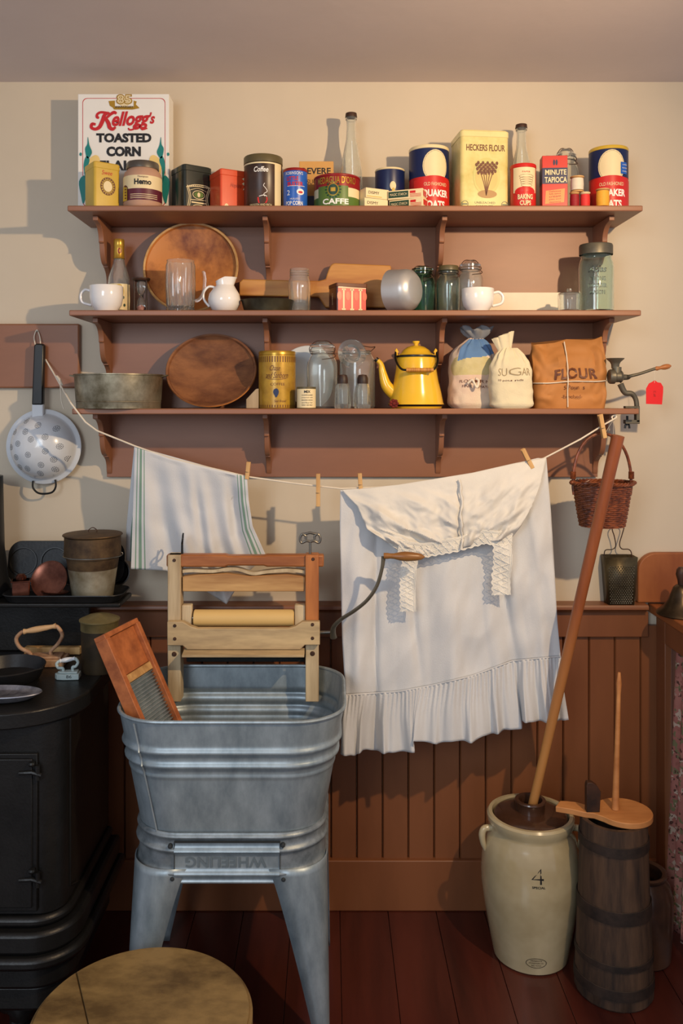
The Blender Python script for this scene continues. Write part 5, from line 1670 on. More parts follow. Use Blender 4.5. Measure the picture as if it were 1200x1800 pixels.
b.build('name_panel', ['galv', 'galv_dark', mat('stamped_letters', (118, 130, 136), .5, .4)], t, ang=50)
for px, py in ((299, 1487), (497, 1485), (303, 1544), (498, 1545)):
    b = MB(); b.T = Matrix.Translation((X(px, .51) - tcx, yf - .0055, Z(py, .51))) @ Matrix.Rotation(R(90), 4, 'X')
    b.lathe([(0, .003), (.003, .0025), (.0046, 0), (.0046, -.006), (0, -.006)], 12)
    b.build('bolt', 'galv_dark', t)
# legs: angled sheet with wide top, narrow foot
def leg(sx, sy):
    hw, hh = w_ / 2 + .0135, h_ / 2 + .0135
    xo, yo = sx * hw, sy * hh
    foot = (sx * (hw + .006), sy * (hh + .012), 0.0)
    ztop = .372
    wt, wf = .118, .024
    b = MB(); nn = 24
    vs = []
    for i in range(nn + 1):
        k = i / nn
        z = ztop * (1 - k)
        cxn = lerp(xo, foot[0], k); cyn = lerp(yo, foot[1], k)
        ww = lerp(wt, wf, min(1, k * 1.02) ** .85)
        wd = lerp(.085, .020, min(1, k * 1.02) ** .85)
        rc = lerp(.085, .008, k ** .7)
        rc = min(rc, ww * .9, wd * .9)
        row = [(cxn - sx * ww, cyn)]
        for q in range(9):
            a = q / 8 * PI / 2
            row.append((cxn - sx * (rc - rc * math.sin(a)), cyn - sy * (rc - rc * math.cos(a)) ))
        row.append((cxn, cyn - sy * wd))
        vs += [(p[0], p[1], z) for p in row]
    m_ = 11
    b.add(vs, [(i * m_ + k, i * m_ + k + 1, (i + 1) * m_ + k + 1, (i + 1) * m_ + k) for i in range(nn) for k in range(m_ - 1)])
    b.build('leg', 'galv', t, ang=70, solid=.0016)
for sx in (-1, 1):
    for sy in (-1, 1): leg(sx, sy)

# ---------------------------------------------------------------- wringer
dw = .200
t = thing('clothes_wringer', 'wooden hand wringer with roller and iron screws on the tub back rim', 'wringer', (X(428, dw), -dw, Z(1229, dw)))
def bxw(name, m, px0, px1, py0, py1, d0, d1, dd=dw, bevel=.002, parent=t):
    b = MB(); b.box(X(px0, dd), X(px1, dd), -d1, -d0, Z(py1, dd), Z(py0, dd))
    return b.build(name, m, parent, world=True, bevel=bevel)
for px0, px1, mt in ((297, 320, 'wood_greyz'), (537, 560, 'wood_orangez')):
    b = MB()
    b.box(X(px0, dw), X(px1, dw), -.220, -.178, Z(1092, dw), Z(973.5, dw), 1 if px0 > 400 else 0)
    b.box(X(px0, dw), X(px1, dw), -.220, -.178, Z(1229, dw), Z(1092, dw), 0)
    b.build('post', ['wood_greyz', mt], t, world=True, bevel=.002)
# top bar with turned middle
b = MB(); zc = Z(984, dw); rr = 10.5 * sc(dw)
xs = [X(p, dw) for p in (294, 320, 360, 395, 400, 430, 465, 470, 500, 537, 569)]
b.prism([(X(294, dw), Z(995, dw)), (X(396, dw), Z(995.5, dw)), (X(402, dw), Z(993, dw)), (X(464, dw), Z(993, dw)), (X(470, dw), Z(995, dw)), (X(569, dw), Z(995, dw)), (X(569, dw), Z(974, dw)), (X(470, dw), Z(974, dw)), (X(464, dw), Z(975.5, dw)), (X(402, dw), Z(975.5, dw)), (X(396, dw), Z(973.5, dw)), (X(294, dw), Z(973.5, dw))], -.214, -.186)
b.build('top_bar', 'wood_orange', t, world=True, bevel=.004)
# leaf spring and pressure board
b = MB()
P = [(322, 1003), (340, 1002), (375, 1003), (400, 999), (420, 1000), (445, 1007), (470, 1004), (505, 1001), (535, 1004)]
P = [(X(p.x, dw), p.y) for p in catmull([(x_, y_, 0) for x_, y_ in P], 4)]
b.prism([(x_, Z(y_ - 2.6, dw)) for x_, y_ in P] + [(x_, Z(y_ + 2.6, dw)) for x_, y_ in reversed(P)], -.210, -.190)
b.build('spring_leaf', 'wood_greyz', t, world=True)
b = MB(); o_ = [(322, 1038), (535, 1038), (537, 1012), (505, 1008), (440, 1011), (400, 1006), (345, 1009), (322, 1012)]
b.prism([(X(p, dw), Z(q, dw)) for p, q in o_], -.212, -.186)
b.build('pressure_board', 'wood_palex', t, world=True, bevel=.002)
M['roller'] = mat('roller_rubber', (214, 178, 112), .6, var=.1, scale=10, stretch=(.3, 1, 1))
for nm, yc, rr, dd in (('upper_roller', 1086, 14.5, .200), ('lower_roller', 1120, 14.5, .200)):
    b = MB(); b.T = Matrix.Translation((X(341, dw), -dd, Z(yc, dw))) @ Matrix.Rotation(R(90), 4, 'Y')
    L = X(517, dw) - X(341, dw); q = rr * sc(dw)
    b.lathe([(0, 0), (q * .9, 0), (q, .002), (q, L - .002), (q * .9, L), (0, L)], 36)
    b.T = Matrix.Translation((X(318, dw), -dd, Z(yc, dw))) @ Matrix.Rotation(R(90), 4, 'Y')
    L2 = X(540, dw) - X(318, dw) + (.02 if nm == 'lower_roller' else 0)
    b.lathe([(0, 0), (.006, 0), (.006, L2), (0, L2)], 16, mi=1)
    b.build(nm, ['roller', 'steel'], t, world=True)
for a_, c_ in ((320.5, 338), (518, 536.5)):
    bxw('bearing_plate', 'wood_greyz', a_, c_, 1062, 1102, .19, .212)
b = MB(); o_ = [(295, 1133), (295, 1091), (322, 1091), (336, 1099), (348, 1103), (508, 1103), (520, 1099), (532, 1091), (562, 1091), (562, 1132), (536, 1132), (528, 1140), (330, 1140), (322, 1133)]
b.prism([(X(p, .228), Z(q, .228)) for p, q in o_], -.238, -.2205)
b.build('front_board', 'wood_grey', t, world=True, bevel=.002)
b = MB(); o_ = [(.225, 1142), (.262, 1147), (.262, 1151), (.222, 1151)]
b.prism([(-a_, Z(c_, .24)) for a_, c_ in o_], X(322, .24), X(535, .24), axis='x')
b.build('drain_board', 'wood_grey', t, world=True, bevel=.001)
b = MB()
b.grid(lambda u, v: Vector((lerp(X(323, .24), X(534, .24), u), -(.250 - .05 * math.sin(v * PI * .5)), lerp(Z(1151, .24), Z(1172, .24), 1 - math.cos(v * PI * .5)))), 4, 8)
b.build('drip_trough', 'galv_dark', t, world=True, solid=.002)
for px, py, dd in ((307, 1100, .238), (307, 1123, .238), (549, 1098, .238), (549, 1122, .238), (306, 985, .220), (550, 983, .220), (306, 1150, .220), (549, 1149, .220)):
    b = MB(); q = .0042 if py < 1140 else .006
    b.T = Matrix.Translation(W(px, py, dd)) @ Matrix.Rotation(R(90), 4, 'X')
    b.lathe([(0, .0022), (q * .7, .002), (q, 0), (q, -.003), (0, -.003)], 14)
    b.build('bolt', 'wood_dark', t, world=True)
# screws
b = MB(); b.tube([W(545, 975, dw), W(545, 953, dw)], .0032, 10)
for s in (-1, 1):
    b.tube([W(545, 952, dw), W(545 + s * 7, 951, dw), W(545 + s * 15, 954, dw), W(545 + s * 18, 947, dw), W(545 + s * 14, 939, dw), W(545 + s * 8, 942, dw), W(545 + s * 8, 948, dw)], .0030, 8, sub=5)
b.tube([W(534, 939, dw), W(545, 936.5, dw), W(556, 939, dw)], .003, 8)
b.build('thumb_screw', 'steel', t, world=True)
b = MB(); b.tube([W(320, 975, dw), W(320, 955, dw), W(322, 937, dw)], [.0030, .0026, .0018], 10)
b.tube([W(320, 956, .185), W(321, 948, .178), W(321.5, 940, .188), W(321, 946, .20), W(321, 948, .216), W(320, 956, .212)], .0022, 8, sub=4, closed=True)
b.build('thumb_screw', 'black_iron', t, world=True)
# crank
b = MB(); b.tube([W(558, 1112, dw), W(588, 1111, dw)], .0045, 12)
b.build('crank_shaft', 'steel', t, world=True)
b = MB()
P = [W(586, 1121, .205), W(585, 1112, .215), W(587, 1101, .23), W(600, 1088, .245), W(622, 1074, .26), W(645, 1055, .268), W(662, 1030, .272), W(671, 1000, .274), W(674, 978, .274)]
b.tube(P, [.0085, .0068, .006, .0055, .0052, .005, .0048, .0046, .006], 12, sub=5, flat=.6)
ca = b.build('crank_arm', 'grey_iron', t, world=True)
b = MB(); a_, e_ = W(674, 977, .276), W(746, 979, .276)
b.tube([a_.lerp(e_, k / 12) for k in range(13)], [.0068, .0072, .0062, .0066, .0085, .0102, .0112, .0112, .0106, .0098, .0088, .0070, .002], 18)
b.build('crank_grip', mat('grip_wood', (150, 104, 54), .35, c2=(108, 66, 30), scale=12, stretch=(.2, 1, 1)), t, world=True)

# ---------------------------------------------------------------- washboard leaning in the tub
p0 = W(187, 1122, .432)
u_ = Vector((.26, .966, 0)).normalized()
a_ = .44
hperp = Vector((-u_.y, u_.x, 0))
v_ = (hperp * a_ + Vector((0, 0, math.sqrt(1 - a_ * a_)))).normalized()
n_ = u_.cross(v_).normalized()
wbw, wbl, wbt = .150, .465, .030
Mx = Matrix((( u_.x, v_.x, n_.x, p0.x), (u_.y, v_.y, n_.y, p0.y), (u_.z, v_.z, n_.z, p0.z), (0, 0, 0, 1)))
t = thing('washboard', 'orange wooden washboard with corrugated metal leaning inside the tub', 'washboard', tuple(Mx @ Vector((wbw / 2, -wbl, 0))))
def wbox(name, m, x0, x1, y0, y1, z0, z1, bevel=.0015):
    b = MB(); b.T = Mx; b.box(x0, x1, y0, y1, z0, z1)
    return b.build(name, m, t, world=True, bevel=bevel)
M['wboard'] = mat('washboard_wood', (182, 106, 58), .6, c2=(138, 74, 38), scale=24, bump=.2)
wbox('side_rail', 'wboard', 0, .016, -wbl, 0, -wbt, 0); wbox('side_rail', 'wboard', wbw - .016, wbw, -wbl, 0, -wbt, 0)
wbox('head_board', 'wboard', .0163, wbw - .0163, -.090, -.002, -.020, -.010)
wbox('cross_bar', 'wood_palex', .0163, wbw - .0163, -.108, -.0905, -.024, -.006)
wbox('top_rail', 'wboard', .0005, wbw - .0005, -.001, .010, -wbt, -.002)
b = MB(); b.T = Mx
nr = 44
b.grid(lambda u, v: Vector((lerp(.0163, wbw - .0163, u), lerp(-.109, -wbl + .02, v), -.012 + .0030 * math.sin(v * nr * 2 * PI))), 8, nr * 8)
b.build('corrugated_plate', 'galv', t, world=True, solid=.001)
wbox('bottom_rail', 'wboard', .0163, wbw - .0163, -wbl, -wbl + .019, -.024, -.004)

# ---------------------------------------------------------------- crock churn
d = .195; cx = .482
t = thing('stoneware_crock', 'cream glazed stoneware crock stamped 4 with dark lid', 'crock', (cx, -d, 0))
b = MB()
H = .338
b.lathe([(0, .001), (.083, 0), (.088, .004), (.097, .05), (.108, .11), (.1165, .17), (.1175, .205), (.114, .25), (.105, .290), (.098, .303), (.098, .312), (.103, .322), (.103, .333), (.099, H), (.091, H), (.089, .330), (.088, .30), (.10, .26), (.105, .2), (.085, .02), (0, .015)], 72)
b.build('crock_body', 'crock', t)
for s in (-1, 1):
    b = MB()
    b.tube([(s * .090, -.012, .306), (s * .112, -.014, .306), (s * .119, -.014, .292), (s * .116, -.013, .270), (s * .108, -.010, .245)], [.007, .008, .0085, .007, .003], 12, sub=5)
    b.build('ear_handle', 'crock', t)
b = MB(); rc_ = lambda z: .1175 - abs(z - .205) * .10 + .0012
A0 = math.atan2(cx, D - d) 
def on_crock(x, z):
    prof = [(.097, .05), (.108, .11), (.1165, .17), (.1175, .205), (.114, .25), (.105, .290)]
    rr = .097
    for i in range(len(prof) - 1):
        if prof[i][1] <= z <= prof[i + 1][1]: rr = lerp(prof[i][0], prof[i + 1][0], (z - prof[i][1]) / (prof[i + 1][1] - prof[i][1]))
    if z < .05: rr = lerp(.088, .097, z / .05)
    rr += .0009
    a = -A0 + x / rr + .16
    return (rr * math.sin(a), -rr * math.cos(a), z)
line([(.0050, .228), (.0050, .260), (-.0145, .2385), (.0115, .2385)], .0042, 0, on_crock, 0)
b.text('SPECIAL', .030, .005, lambda x, y: on_crock(x, .221 + y), 0, bold=.02)
b.ring(-.002, .035, .024, .0125, .0012, on_crock, 0)
b.text('MINNESOTA', .026, .0035, lambda x, y: on_crock(x - .002, .041 + y), 0); b.text('STONEWARE CO.', .034, .0035, lambda x, y: on_crock(x - .002, .035 + y), 0); b.text('RED WING', .022, .003, lambda x, y: on_crock(x - .002, .029 + y), 0)
b.build('stamp', 'blackink', t)
b = MB(); b.lathe([(.020, .328), (.086, .328), (.087, .333), (.080, .338), (.050, .342), (.034, .343), (.034, .360), (.0375, .366), (.036, .369), (.028, .369), (.026, .364), (.026, .334), (.020, .328)], 48)
b.build('lid', 'brown_glaze', t)

# long dasher pole standing in the crock
p0, p1 = Vector((cx + .004, -d - .0, .350)), W(1086, 766, .34)
def pole_mat():
    m = mat('pole_worn_wood', (150, 84, 44), .4, c2=(118, 60, 30), scale=14, stretch=(1, 1, .1))
    nt = m.node_tree; bs = nt.nodes['Principled BSDF']
    src = bs.inputs['Base Color'].links[0].from_socket
    tc = nt.nodes.new('ShaderNodeTexCoord'); sp = nt.nodes.new('ShaderNodeSeparateXYZ')
    nt.links.new(tc.outputs['Object'], sp.inputs[0])
    mr = nt.nodes.new('ShaderNodeMapRange'); mr.inputs[1].default_value = .25; mr.inputs[2].default_value = .62; mr.inputs[3].default_value = .8; mr.inputs[4].default_value = 0
    nt.links.new(sp.outputs['Z'], mr.inputs[0])
    mx = nt.nodes.new('ShaderNodeMixRGB'); mx.inputs[2].default_value = srgb(196, 140, 78)
    nt.links.new(mr.outputs[0], mx.inputs[0]); nt.links.new(src, mx.inputs[1]); nt.links.new(mx.outputs[0], bs.inputs['Base Color'])
    return m
lo = p0 + (p0 - p1).normalized() * .12
b = MB(); b.tube([lo.lerp(p1, k / 20) for k in range(21)], [.0105, .0110, .0108, .0118, .0124, .0126, .0130, .0135, .0142], 20)
tag(b.build('wooden_pole', pole_mat(), loc=tuple(lo), world=True), 'long reddish brown wooden pole rising from the crock lid past the basket', 'pole')

# ---------------------------------------------------------------- wooden churn
d = .318; cx = X(1078, d)
t = thing('butter_churn', 'tall dark staved wooden churn with bands beside the crock', 'churn', (cx, -d, 0))
b = MB()
b.lathe([(0, 0), (.083, 0), (.086, .004), (.0845, .06), (.081, .15), (.077, .25), (.0745, .34), (.073, .3865), (.062, .3865), (.062, .34), (0, .34)], 72, fn=lambda r_, z, a: r_ * (1 - .012 * max(0, math.cos(a * 16)) ** 14))
b.build('churn_body', 'wood_churn', t)
M['hoop'] = mat('old_hoop', (58, 44, 36), .65, .2, c2=(34, 26, 22), scale=26, bump=.3)
for z0, z1 in ((.024, .048), (.085, .100), (.185, .215), (.330, .352)):
    b = MB(); q = .0872 - .034 * z0
    b.lathe([(q, z0), (q + .0015, z0 + .001), (q - .034 * (z1 - z0) + .0015, z1 - .001), (q - .034 * (z1 - z0), z1)], 60)
    b.build('hoop', 'hoop', t)
# lid with long tongue
d2 = .316
lx_ = X(1096, d2) - cx
P = []
cxl, r_ = 0, .0625
for k in range(33):
    a = R(-150 + 300 * k / 32)
    P.append((math.cos(a) * r_, math.sin(a) * r_))
zl = lambda px, dd: X(px, dd) - X(1096, d2)
P += [(-.066, .020), (-.082, .030), (-.094, .040), (-.118, .046), (-.132, .047), (-.150, .018), (-.118, .006), (-.104, -.002), (-.090, -.010), (-.072, -.014)]
b = MB(); b.prism([(p[0] + lx_, p[1] + d - d2) for p in P], .3868, .3998, axis='z')
M['lidwood'] = mat('lid_wood', (206, 142, 84), .5, c2=(168, 104, 54), scale=14, stretch=(.3, 1, 1))
t2 = b.build('lid', 'lidwood', t, bevel=.0015)
b = MB()
d3 = .315
pts = [(X(1028, d3), .4002), (X(1051, d3), .4002), (X(1053, d3), Z(1388, d3)), (X(1047, d3), Z(1378, d3)), (X(1038, d3), Z(1372, d3)), (X(1030, d3), Z(1372, d3)), (X(1028, d3), Z(1378, d3))]
b.prism(pts, -d3 - .012, -d3 + .004)
b.build('upright_block', 'wood_dark', t2, world=True, bevel=.001, label='dark upright wooden block')
# thin dasher
b = MB(); a_, e_ = Vector((X(1081, .312), -.312, .4002)), W(1088, 1182, .30)
b.tube([a_.lerp(e_, k / 12) for k in range(13)], [.0085, .0078, .0072, .0068, .0064, .0060, .0058, .0056, .0054, .0050, .0046, .0062, .003], 14)
tag(b.build('churn_dasher', 'lidwood', loc=tuple(a_), world=True), 'thin upright wooden dasher rod standing in the pale churn lid', 'rod')

# dark jug
cx = .748
t = thing('stoneware_jug', 'dark brown stoneware jar with open mouth in the right corner', 'jar', (cx, -.205, 0))
b = MB()
b.lathe([(0, .0), (.060, 0), (.064, .004), (.068, .06), (.070, .11), (.069, .15), (.062, .175), (.052, .188), (.050, .192), (.055, .197), (.056, .203), (.051, .206), (.044, .202), (.043, .19), (.058, .16), (.056, .02), (0, .02)], 56)
b.build('jug_body', mat('jug_glaze', (84, 58, 44), .35, c2=(54, 38, 32), scale=8, coat=.3), t)
b = MB(); b.tube([(.050 + .0, -.03, .25), (.070, -.035, .24), (.076, -.035, .22), (.072, -.03, .20)], .006, 8, sub=4)

# ---------------------------------------------------------------- round wooden drum
t = thing('wooden_drum', 'low round wooden drum with cracked tan lid at bottom left', 'drum', (-.328, -.76, 0))
b = MB(); b.lathe([(0, 0), (.180, 0), (.184, .003), (.184, .196), (0, .196)], 72)
b.build('drum_side', 'wood_bowl2', t)
b = MB(); b.lathe([(.1845, .150), (.190, .150), (.192, .152), (.192, .247), (.189, .250), (0, .250), (0, .247), (.186, .246), (.1845, .15)], 96)
b.build('lid_hoop', 'wood_drum', t)
b = MB()
R_ = .186
def seg(x0, x1, z0, z1):
    pts = []
    a0 = math.acos(max(min(x0 / R_, 1), -1)); a1 = math.acos(max(min(x1 / R_, 1), -1))
    for k in range(31):
        a = a0 + (a1 - a0) * k / 30; pts.append((R_ * math.cos(a), R_ * math.sin(a)))
    for k in range(31):
        a = -a1 + (-a0 + a1) * k / 30; pts.append((R_ * math.cos(a), R_ * math.sin(a)))
    return pts
rotm = Matrix.Rotation(R(24.2), 4, 'Z')
cut = -.090
for x0, x1 in ((-R_ + .0001, cut - .0012), (cut + .0012, R_ - .0001)):
    b = MB(); b.T = rotm; b.prism(seg(x0, x1, 0, 0), .2503, .2535, axis='z')
    b.build('lid_board', 'wood_drum', t, bevel=.001)
# ---------------------------------------------------------------- cook stove at the left
SZ = .700
t = thing('cook_stove', 'black cast iron cook stove filling the lower left side', 'stove', (-.83, -.32, 0))
sx1 = -.520; sy0, sy1 = -.545, -.10; sx0 = -1.20
def rpoly(x0, x1, y0, y1, r, n=8):
    # rounded only at the front right corner (x1, y0)
    P = [(x0, y0)]
    for k in range(n + 1):
        a = -PI / 2 + k / n * PI / 2
        P.append((x1 - r + r * math.cos(a), y0 + r + r * math.sin(a)))
    P += [(x1, y1), (x0, y1)]
    return P
b = MB(); b.prism(rpoly(sx0, sx1, sy0, sy1, .16), SZ - .034, SZ, axis='z')
b.build('top_plate', 'stove_iron', t, world=True, bevel=.004)
for px, py, rr in ((-15, 1205, .10),):
    dd = D - (ZC - SZ) * F / (py - 708)
    b = MB(); b.lathe([(rr, SZ + .0002), (rr, SZ + .003), (rr - .006, SZ + .0035), (0, SZ + .0035)], 40, c=(X(px, dd), -dd, 0))
    b.build('cooking_lid', 'stove_iron', t, world=True)
# firebox body
b = MB(); b.prism(rpoly(sx0, -.552, -.500, -.12, .05), .272, SZ - .0345, axis='z')
b.build('firebox', 'stove_iron', t, world=True, bevel=.003)
# flared base mouldings
for z0, z1, ex in ((.250, .2715, .012), (.205, .2495, .030), (.180, .2045, .042), (.130, .1795, .020), (.075, .1293, .004)):
    b = MB(); b.prism(rpoly(sx0, -.552 + ex, -.500 - ex, -.12, .06 + ex), z0, z1, axis='z')
    b.build('base_moulding', 'stove_iron', t, world=True, bevel=.008)
for x_, y_ in ((-.66, -.45), (-1.05, -.45), (-.66, -.17), (-1.05, -.17)):
    b = MB(); b.tube([(x_, y_, .0745), (x_ + .015, y_ - .012, .055), (x_ + .005, y_ - .005, .03), (x_ + .02, y_ - .02, .0)], [.045, .03, .018, .026], 14, sub=4)
    b.build('leg', 'stove_iron', t, world=True)
# door with hinges
yb = -.500
b = MB(); b.box(-1.02, X(68, .50), yb - .009, yb - .0003, Z(1598, .5), Z(1322, .5)); b.box(-1.0, X(60, .5), yb - .013, yb - .009, Z(1590, .5), Z(1330, .5))
dr_ = b.build('oven_door', 'stove_iron', t, world=True, bevel=.003)
for py in (1357, 1545):
    b = MB(); b.tube([W(66, py - 12, .512), W(66, py + 14, .512)], .0052, 12); b.lathe([(0, -.006), (.006, -.004), (.0075, 0), (.006, .004), (0, .006)], 14, c=tuple(W(56, py - 14, .515)))
    b.tube([W(34, py + 2, .513), W(56, py + 1, .515), W(72, py + 6, .512)], .0045, 8)
    b.build('hinge', 'stove_iron', dr_, world=True)
# lower right side panel line
b = MB(); b.tube([(-.5515, -.44, .655), (-.5515, -.44, .30), (-.548, -.40, .285)], .003, 8)
b.build('side_beading', 'stove_iron', t, world=True)
# back shelf
sb = MB(); sb.box(-1.20, X(212, .2), -.205, -.085, .832, .8425); sb.box(-1.2, X(155, .12), -.108, -.092, SZ + .0003, .8318)
sb.build('back_shelf', 'stove_iron', t, world=True, bevel=.003)
# stove pipe
b = MB(); b.lathe([(.070, SZ + .1435), (.076, SZ + .147), (.074, SZ + .17), (.070, SZ + .18), (.060, SZ + .26), (.056, 1.14), (.0, 1.14)], 40, c=(-.875, -.12, 0))
b.build('stove_pipe', 'black_iron', t, world=True)

# muffin pan leaning on the wall, roasting pan below
ps = .8430
def shelf_thing(name, label, cat, px, d, rot=0, group=None, z=ps):
    return thing(name, label, cat, (X(px, d), -d, z), rot, group)
t = shelf_thing('roasting_pan', 'black shallow roasting pan with rounded corners on the stove back shelf', 'pan', 118, .150)
pw, pd = (X(224, .15) - X(14, .15)), .125
b = MB()
n_ = 6
rings = [(0, .86, .82), (.001, .92, .90), (.015, .98, .97), (.017, 1.0, 1.0), (.019, .99, .99), (.006, .92, .88), (.004, .86, .82)]
vs = []
for z_, kx_, ky_ in rings: vs += [(x_, y_, z_) for x_, y_ in rrect(pw * kx_, pd * ky_, .035 * kx_, n_)]
nn = 4 * (n_ + 1)
fs = [(i * nn + k, i * nn + (k + 1) % nn, (i + 1) * nn + (k + 1) % nn, (i + 1) * nn + k) for i in range(len(rings) - 1) for k in range(nn)]
fs += [tuple(range(nn)), tuple(range((len(rings) - 1) * nn, len(rings) * nn))]
b.add(vs, fs); b.build('pan_body', 'black_iron', t)
t = thing('muffin_pan', 'dark muffin pan with round cups leaning on wall behind the pots', 'pan', (X(118, .05), -.068, ps + .017), (R(80), 0, 0))
mw, mh = X(222, .05) - X(18, .05), Z(957, .05) - ps - .006
b = MB()
b.prism(rrect(mw, mh, .035, 8, 0, mh / 2), -.003, 0, axis='z')
b.build('pan_plate', 'black_iron', t, bevel=.001)
for px, py in ((43, 985), (98, 985), (153, 985), (206, 1004)):
    x_, z_ = X(px, .05) - X(118, .05), Z(py, .05) - ps - .017
    b = MB(); b.lathe([(.035, .0015), (.036, .003), (.033, .003), (.031, -.002), (.024, -.022), (0, -.023)], 32, c=(x_, z_, .0004))
    for v in b.v: pass
    b.build('muffin_cup', 'black', t)

# lidded pail
d = .147
M['pail'] = mat('pail_tin', (186, 178, 156), .36, .6, c2=(120, 104, 74), scale=11, detail=8)
t = thing('covered_pail', 'tall stained tin pail with lid and wire bail on the black pan', 'pail', (X(163, d), -d, ps + .0055))
zt_ = Z(967, d) - ps - .0055
r0_, r1_ = 35 * sc(d), 47 * sc(d)
b = MB(); b.lathe([(0, 0), (r0_, 0), (r0_ + .0005, .003), (lerp(r0_, r1_, .5), zt_ * .5, 0), (lerp(r0_, r1_, .62), zt_ * .62, 1), (r1_ * .98, zt_ * .92, 1), (r1_, zt_ * .93, 1), (0, zt_ * .93)], 48)
b.build('pail_body', ['pail', 'rust_tin'], t)
b = MB(); zl_ = Z(938, d) - ps - .0055
b.lathe([(r1_ * 1.0, zt_ * .86), (r1_ * 1.04, zt_ * .87), (r1_ * 1.03, zl_ * .96), (r1_ * 1.10, zl_ * .985), (r1_ * 1.08, zl_), (r1_ * .9, zl_ + .001), (r1_ * .5, zl_ + .003), (0, zl_ + .004)], 48)
ld_ = b.build('lid', 'rust_tin', t)
b = MB(); b.tube([(-.009, 0, zl_ + .003), (-.010, 0, zl_ + .009), (0, 0, zl_ + .015), (.010, 0, zl_ + .009), (.009, 0, zl_ + .003)], .0012, 6, sub=4)
b.build('ring_pull', 'wood_dark', ld_)
b = MB()
b.tube([(r1_ * 1.06 * math.sin(a), -r1_ * 1.06 * math.cos(a), zt_ * .88 + .003 * math.cos(a)) for a in [R(-90 + 180 * k / 20) for k in range(21)]], .0014, 6)
for s in (-1, 1): b.tube([(s * (r1_ * 1.06 + .004 * math.cos(q)), 0, zt_ * .92 + .004 * math.sin(q)) for q in [k / 8 * 2 * PI for k in range(8)]], .0012, 6, closed=True)
b.build('wire_bail', 'steel', t)

# copper moulds
M['copper'] = mat('old_copper', (120, 74, 58), .3, .85, c2=(76, 42, 32), scale=16)
d = .175
t = thing('copper_mould', 'small square copper mould with flat rim at left of the pan', 'mould', (X(37, d), -d - .0, ps + .0145), .3)
hh = Z(1019, d) - ps - .0145
b = MB(); b.prism(rrect(.040, .036, .003), 0, hh, axis='z'); b.prism(rrect(.047, .043, .003), hh - .003, hh, axis='z')
b.build('mould_body', 'copper', t, bevel=.001)
b = MB(); b.lathe([(0, 0), (.012, 0), (.013, .008), (.008, .014), (0, .015)], 16, c=(0, 0, hh))
b.build('knob', 'copper', t)
t = thing('copper_pan', 'round dark copper skimmer pan leaning against the muffin pan', 'pan', (X(92, .14), -.160, ps + .0470), (R(66), 0, R(-8)))
b = MB(); q = 33 * sc(.14)
b.lathe([(0, -.004), (q * .5, -.003), (q * .92, 0), (q, .004), (q * .98, .005), (q * .9, .003), (q * .5, 0), (0, -.001)], 40)
b.build('pan_body', 'copper', t)
t = thing('copper_dish', 'flat polished copper dish lying at the front of the pan', 'dish', (X(98, .17), -.178, ps + .0165), R(-10))
b = MB(); b.lathe([(0, 0), (.026, 0), (.034, .004), (.035, .006), (.033, .006), (.025, .002), (0, .002)], 32); b.v = [Vector((v.x, v.y * .6, v.z)) for v in b.v]
b.build('dish_body', 'copper', t)

# covered pot on the stove top
d = .262
t = thing('covered_pot', 'dark brown tin canister with shallow domed lid behind the washboard', 'pot', (X(175, d), -d, SZ + .0003))
r_ = 33 * sc(d); hh = Z(1083, d) - SZ
b = MB(); b.lathe([(0, 0), (r_ * .92, 0), (r_ * .94, .004), (r_ * .96, hh * .86), (0, hh * .86)], 40)
b.build('pot_body', mat('brown_tin', (70, 56, 36), .5, .4, c2=(42, 34, 24)), t)
b = MB(); b.lathe([(r_ * .98, hh * .76), (r_ * .99, hh * .90), (r_ * 1.06, hh * .93), (r_ * 1.06, hh * .95), (r_ * .6, hh * 1.02), (0, hh * 1.05)], 40)
b.build('lid', mat('olive_tin', (128, 116, 76), .5, .4, c2=(92, 80, 50)), t)
# stick
dd = .130
b = MB(); b.box(X(45, dd), X(143, dd), -dd - .012, -dd + .006, SZ + .0005, SZ + .019)
tag(b.build('wood_stick', 'wood_pale', loc=(X(95, dd), -dd, SZ), world=True, bevel=.002), 'pale wooden strip lying at the back of the stove top', 'stick')

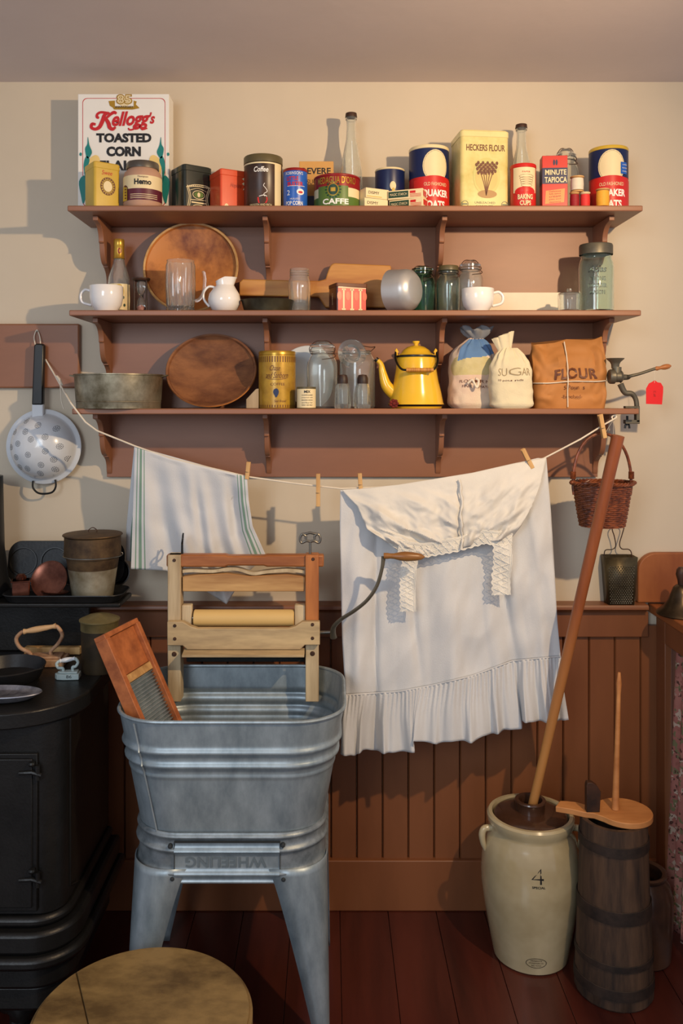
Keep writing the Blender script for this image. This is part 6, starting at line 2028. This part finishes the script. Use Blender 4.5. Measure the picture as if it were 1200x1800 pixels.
# flat irons
M['rusty'] = mat('pale_rust', (190, 154, 120), .7, .1, c2=(140, 98, 72), scale=30, bump=.4)
def iron(name, label, px0, px1, pyb, pyt, d, m, handle_m, w, seg_, rot=0.0, sole=.022):
    L = (px1 - px0) * sc(d); hh = (pyb - pyt) * sc(d)
    cx_ = X((px0 + px1) / 2, d)
    t = thing(name, label, 'flat iron', (cx_, -d, SZ + .0005), rot)
    P = [(-L / 2, 0), (-L * .38, -w * .36), (-L * .1, -w * .48), (L * .3, -w / 2), (L / 2, -w / 2), (L / 2, w / 2), (L * .3, w / 2), (-L * .1, w * .48), (-L * .38, w * .36)]
    b = MB(); b.prism([p for p in P], 0, sole * .75, axis='z'); b.prism([(p[0] * .82 + L * .02, p[1] * .7) for p in P], sole * .75, sole, axis='z')
    b.build('sole', m, t, bevel=.0015)
    b = MB()
    z0 = sole
    b.tube([(-L * .16, 0, z0 - .001), (-L * .19, 0, z0 + .006), (-L * .36, 0, z0 + hh * .17), (-L * .43, 0, z0 + hh * .36), (-L * .34, 0, z0 + hh * .50), (-L * .26, 0, z0 + hh * .52)], seg_, 10, sub=5)
    b.tube([(L * .22, 0, z0 - .001), (L * .21, 0, z0 + .008), (L * .33, 0, z0 + hh * .22), (L * .42, 0, z0 + hh * .42), (L * .34, 0, z0 + hh * .60), (L * .26, 0, z0 + hh * .63)], seg_, 10, sub=5)
    b.build('bracket', m, t)
    b = MB(); b.tube([(lerp(-L * .29, L * .30, k / 10), 0, z0 + lerp(hh * .52, hh * .63, k / 10)) for k in range(11)], [seg_ * q for q in (1.5, 1.1, 1.4, 1.6, 1.65, 1.6, 1.5, 1.4, 1.2, 1.1, 1.5)], 14)
    b.build('grip', handle_m, t)
    return t, L, hh
iron('flat_iron', 'rusty flat iron with curved pale handle on the stove top', 23, 116, 1164, 1085, .215, 'rusty', mat('bone_wood', (206, 166, 120), .6, var=.2), .062, .0046, .08)
t, L, hh = iron('toy_iron', 'tiny grey white painted iron beside the rusty flat iron', 97, 140, 1192, 1158, .322, mat('pale_paint', (176, 192, 190), .5, var=.15, scale=40), 'enamel', .030, .0034, .1, sole=.017)
b = MB(); b.text('86', .012, .007, front(-.0152, .006, .008), 0)
b.build('number', 'blackink', t)

# skillets at the left edge
dd = .337
t = thing('skillet', 'black iron skillet with pouring lip at the left frame edge', 'skillet', (-.722, -dd, SZ + .004))
b = MB(); q = .082
b.lathe([(0, 0), (q * .8, 0), (q * .86, .004), (q, .030), (q * .97, .032), (q * .82, .006), (0, .004)], 56, fn=lambda r_, z, a: r_ * (1 + .09 * math.exp(-((a - R(75)) / .12) ** 2)) if z > .02 else r_)
b.build('pan_body', 'black_iron', t)
dd = .464
t = thing('metal_dish', 'scratched silvery oval dish in front of the black skillet', 'dish', (X(-2, dd), -dd, SZ + .004))
b = MB(); b.lathe([(0, 0), (.066, 0), (.074, .004), (.090, .013), (.089, .015), (.072, .007), (0, .004)], 48); b.v = [Vector((v.x, v.y * .46, v.z)) for v in b.v]
b.build('dish_body', mat('scratched_metal', (150, 150, 158), .4, .7, c2=(60, 60, 70), scale=22, detail=9), t)
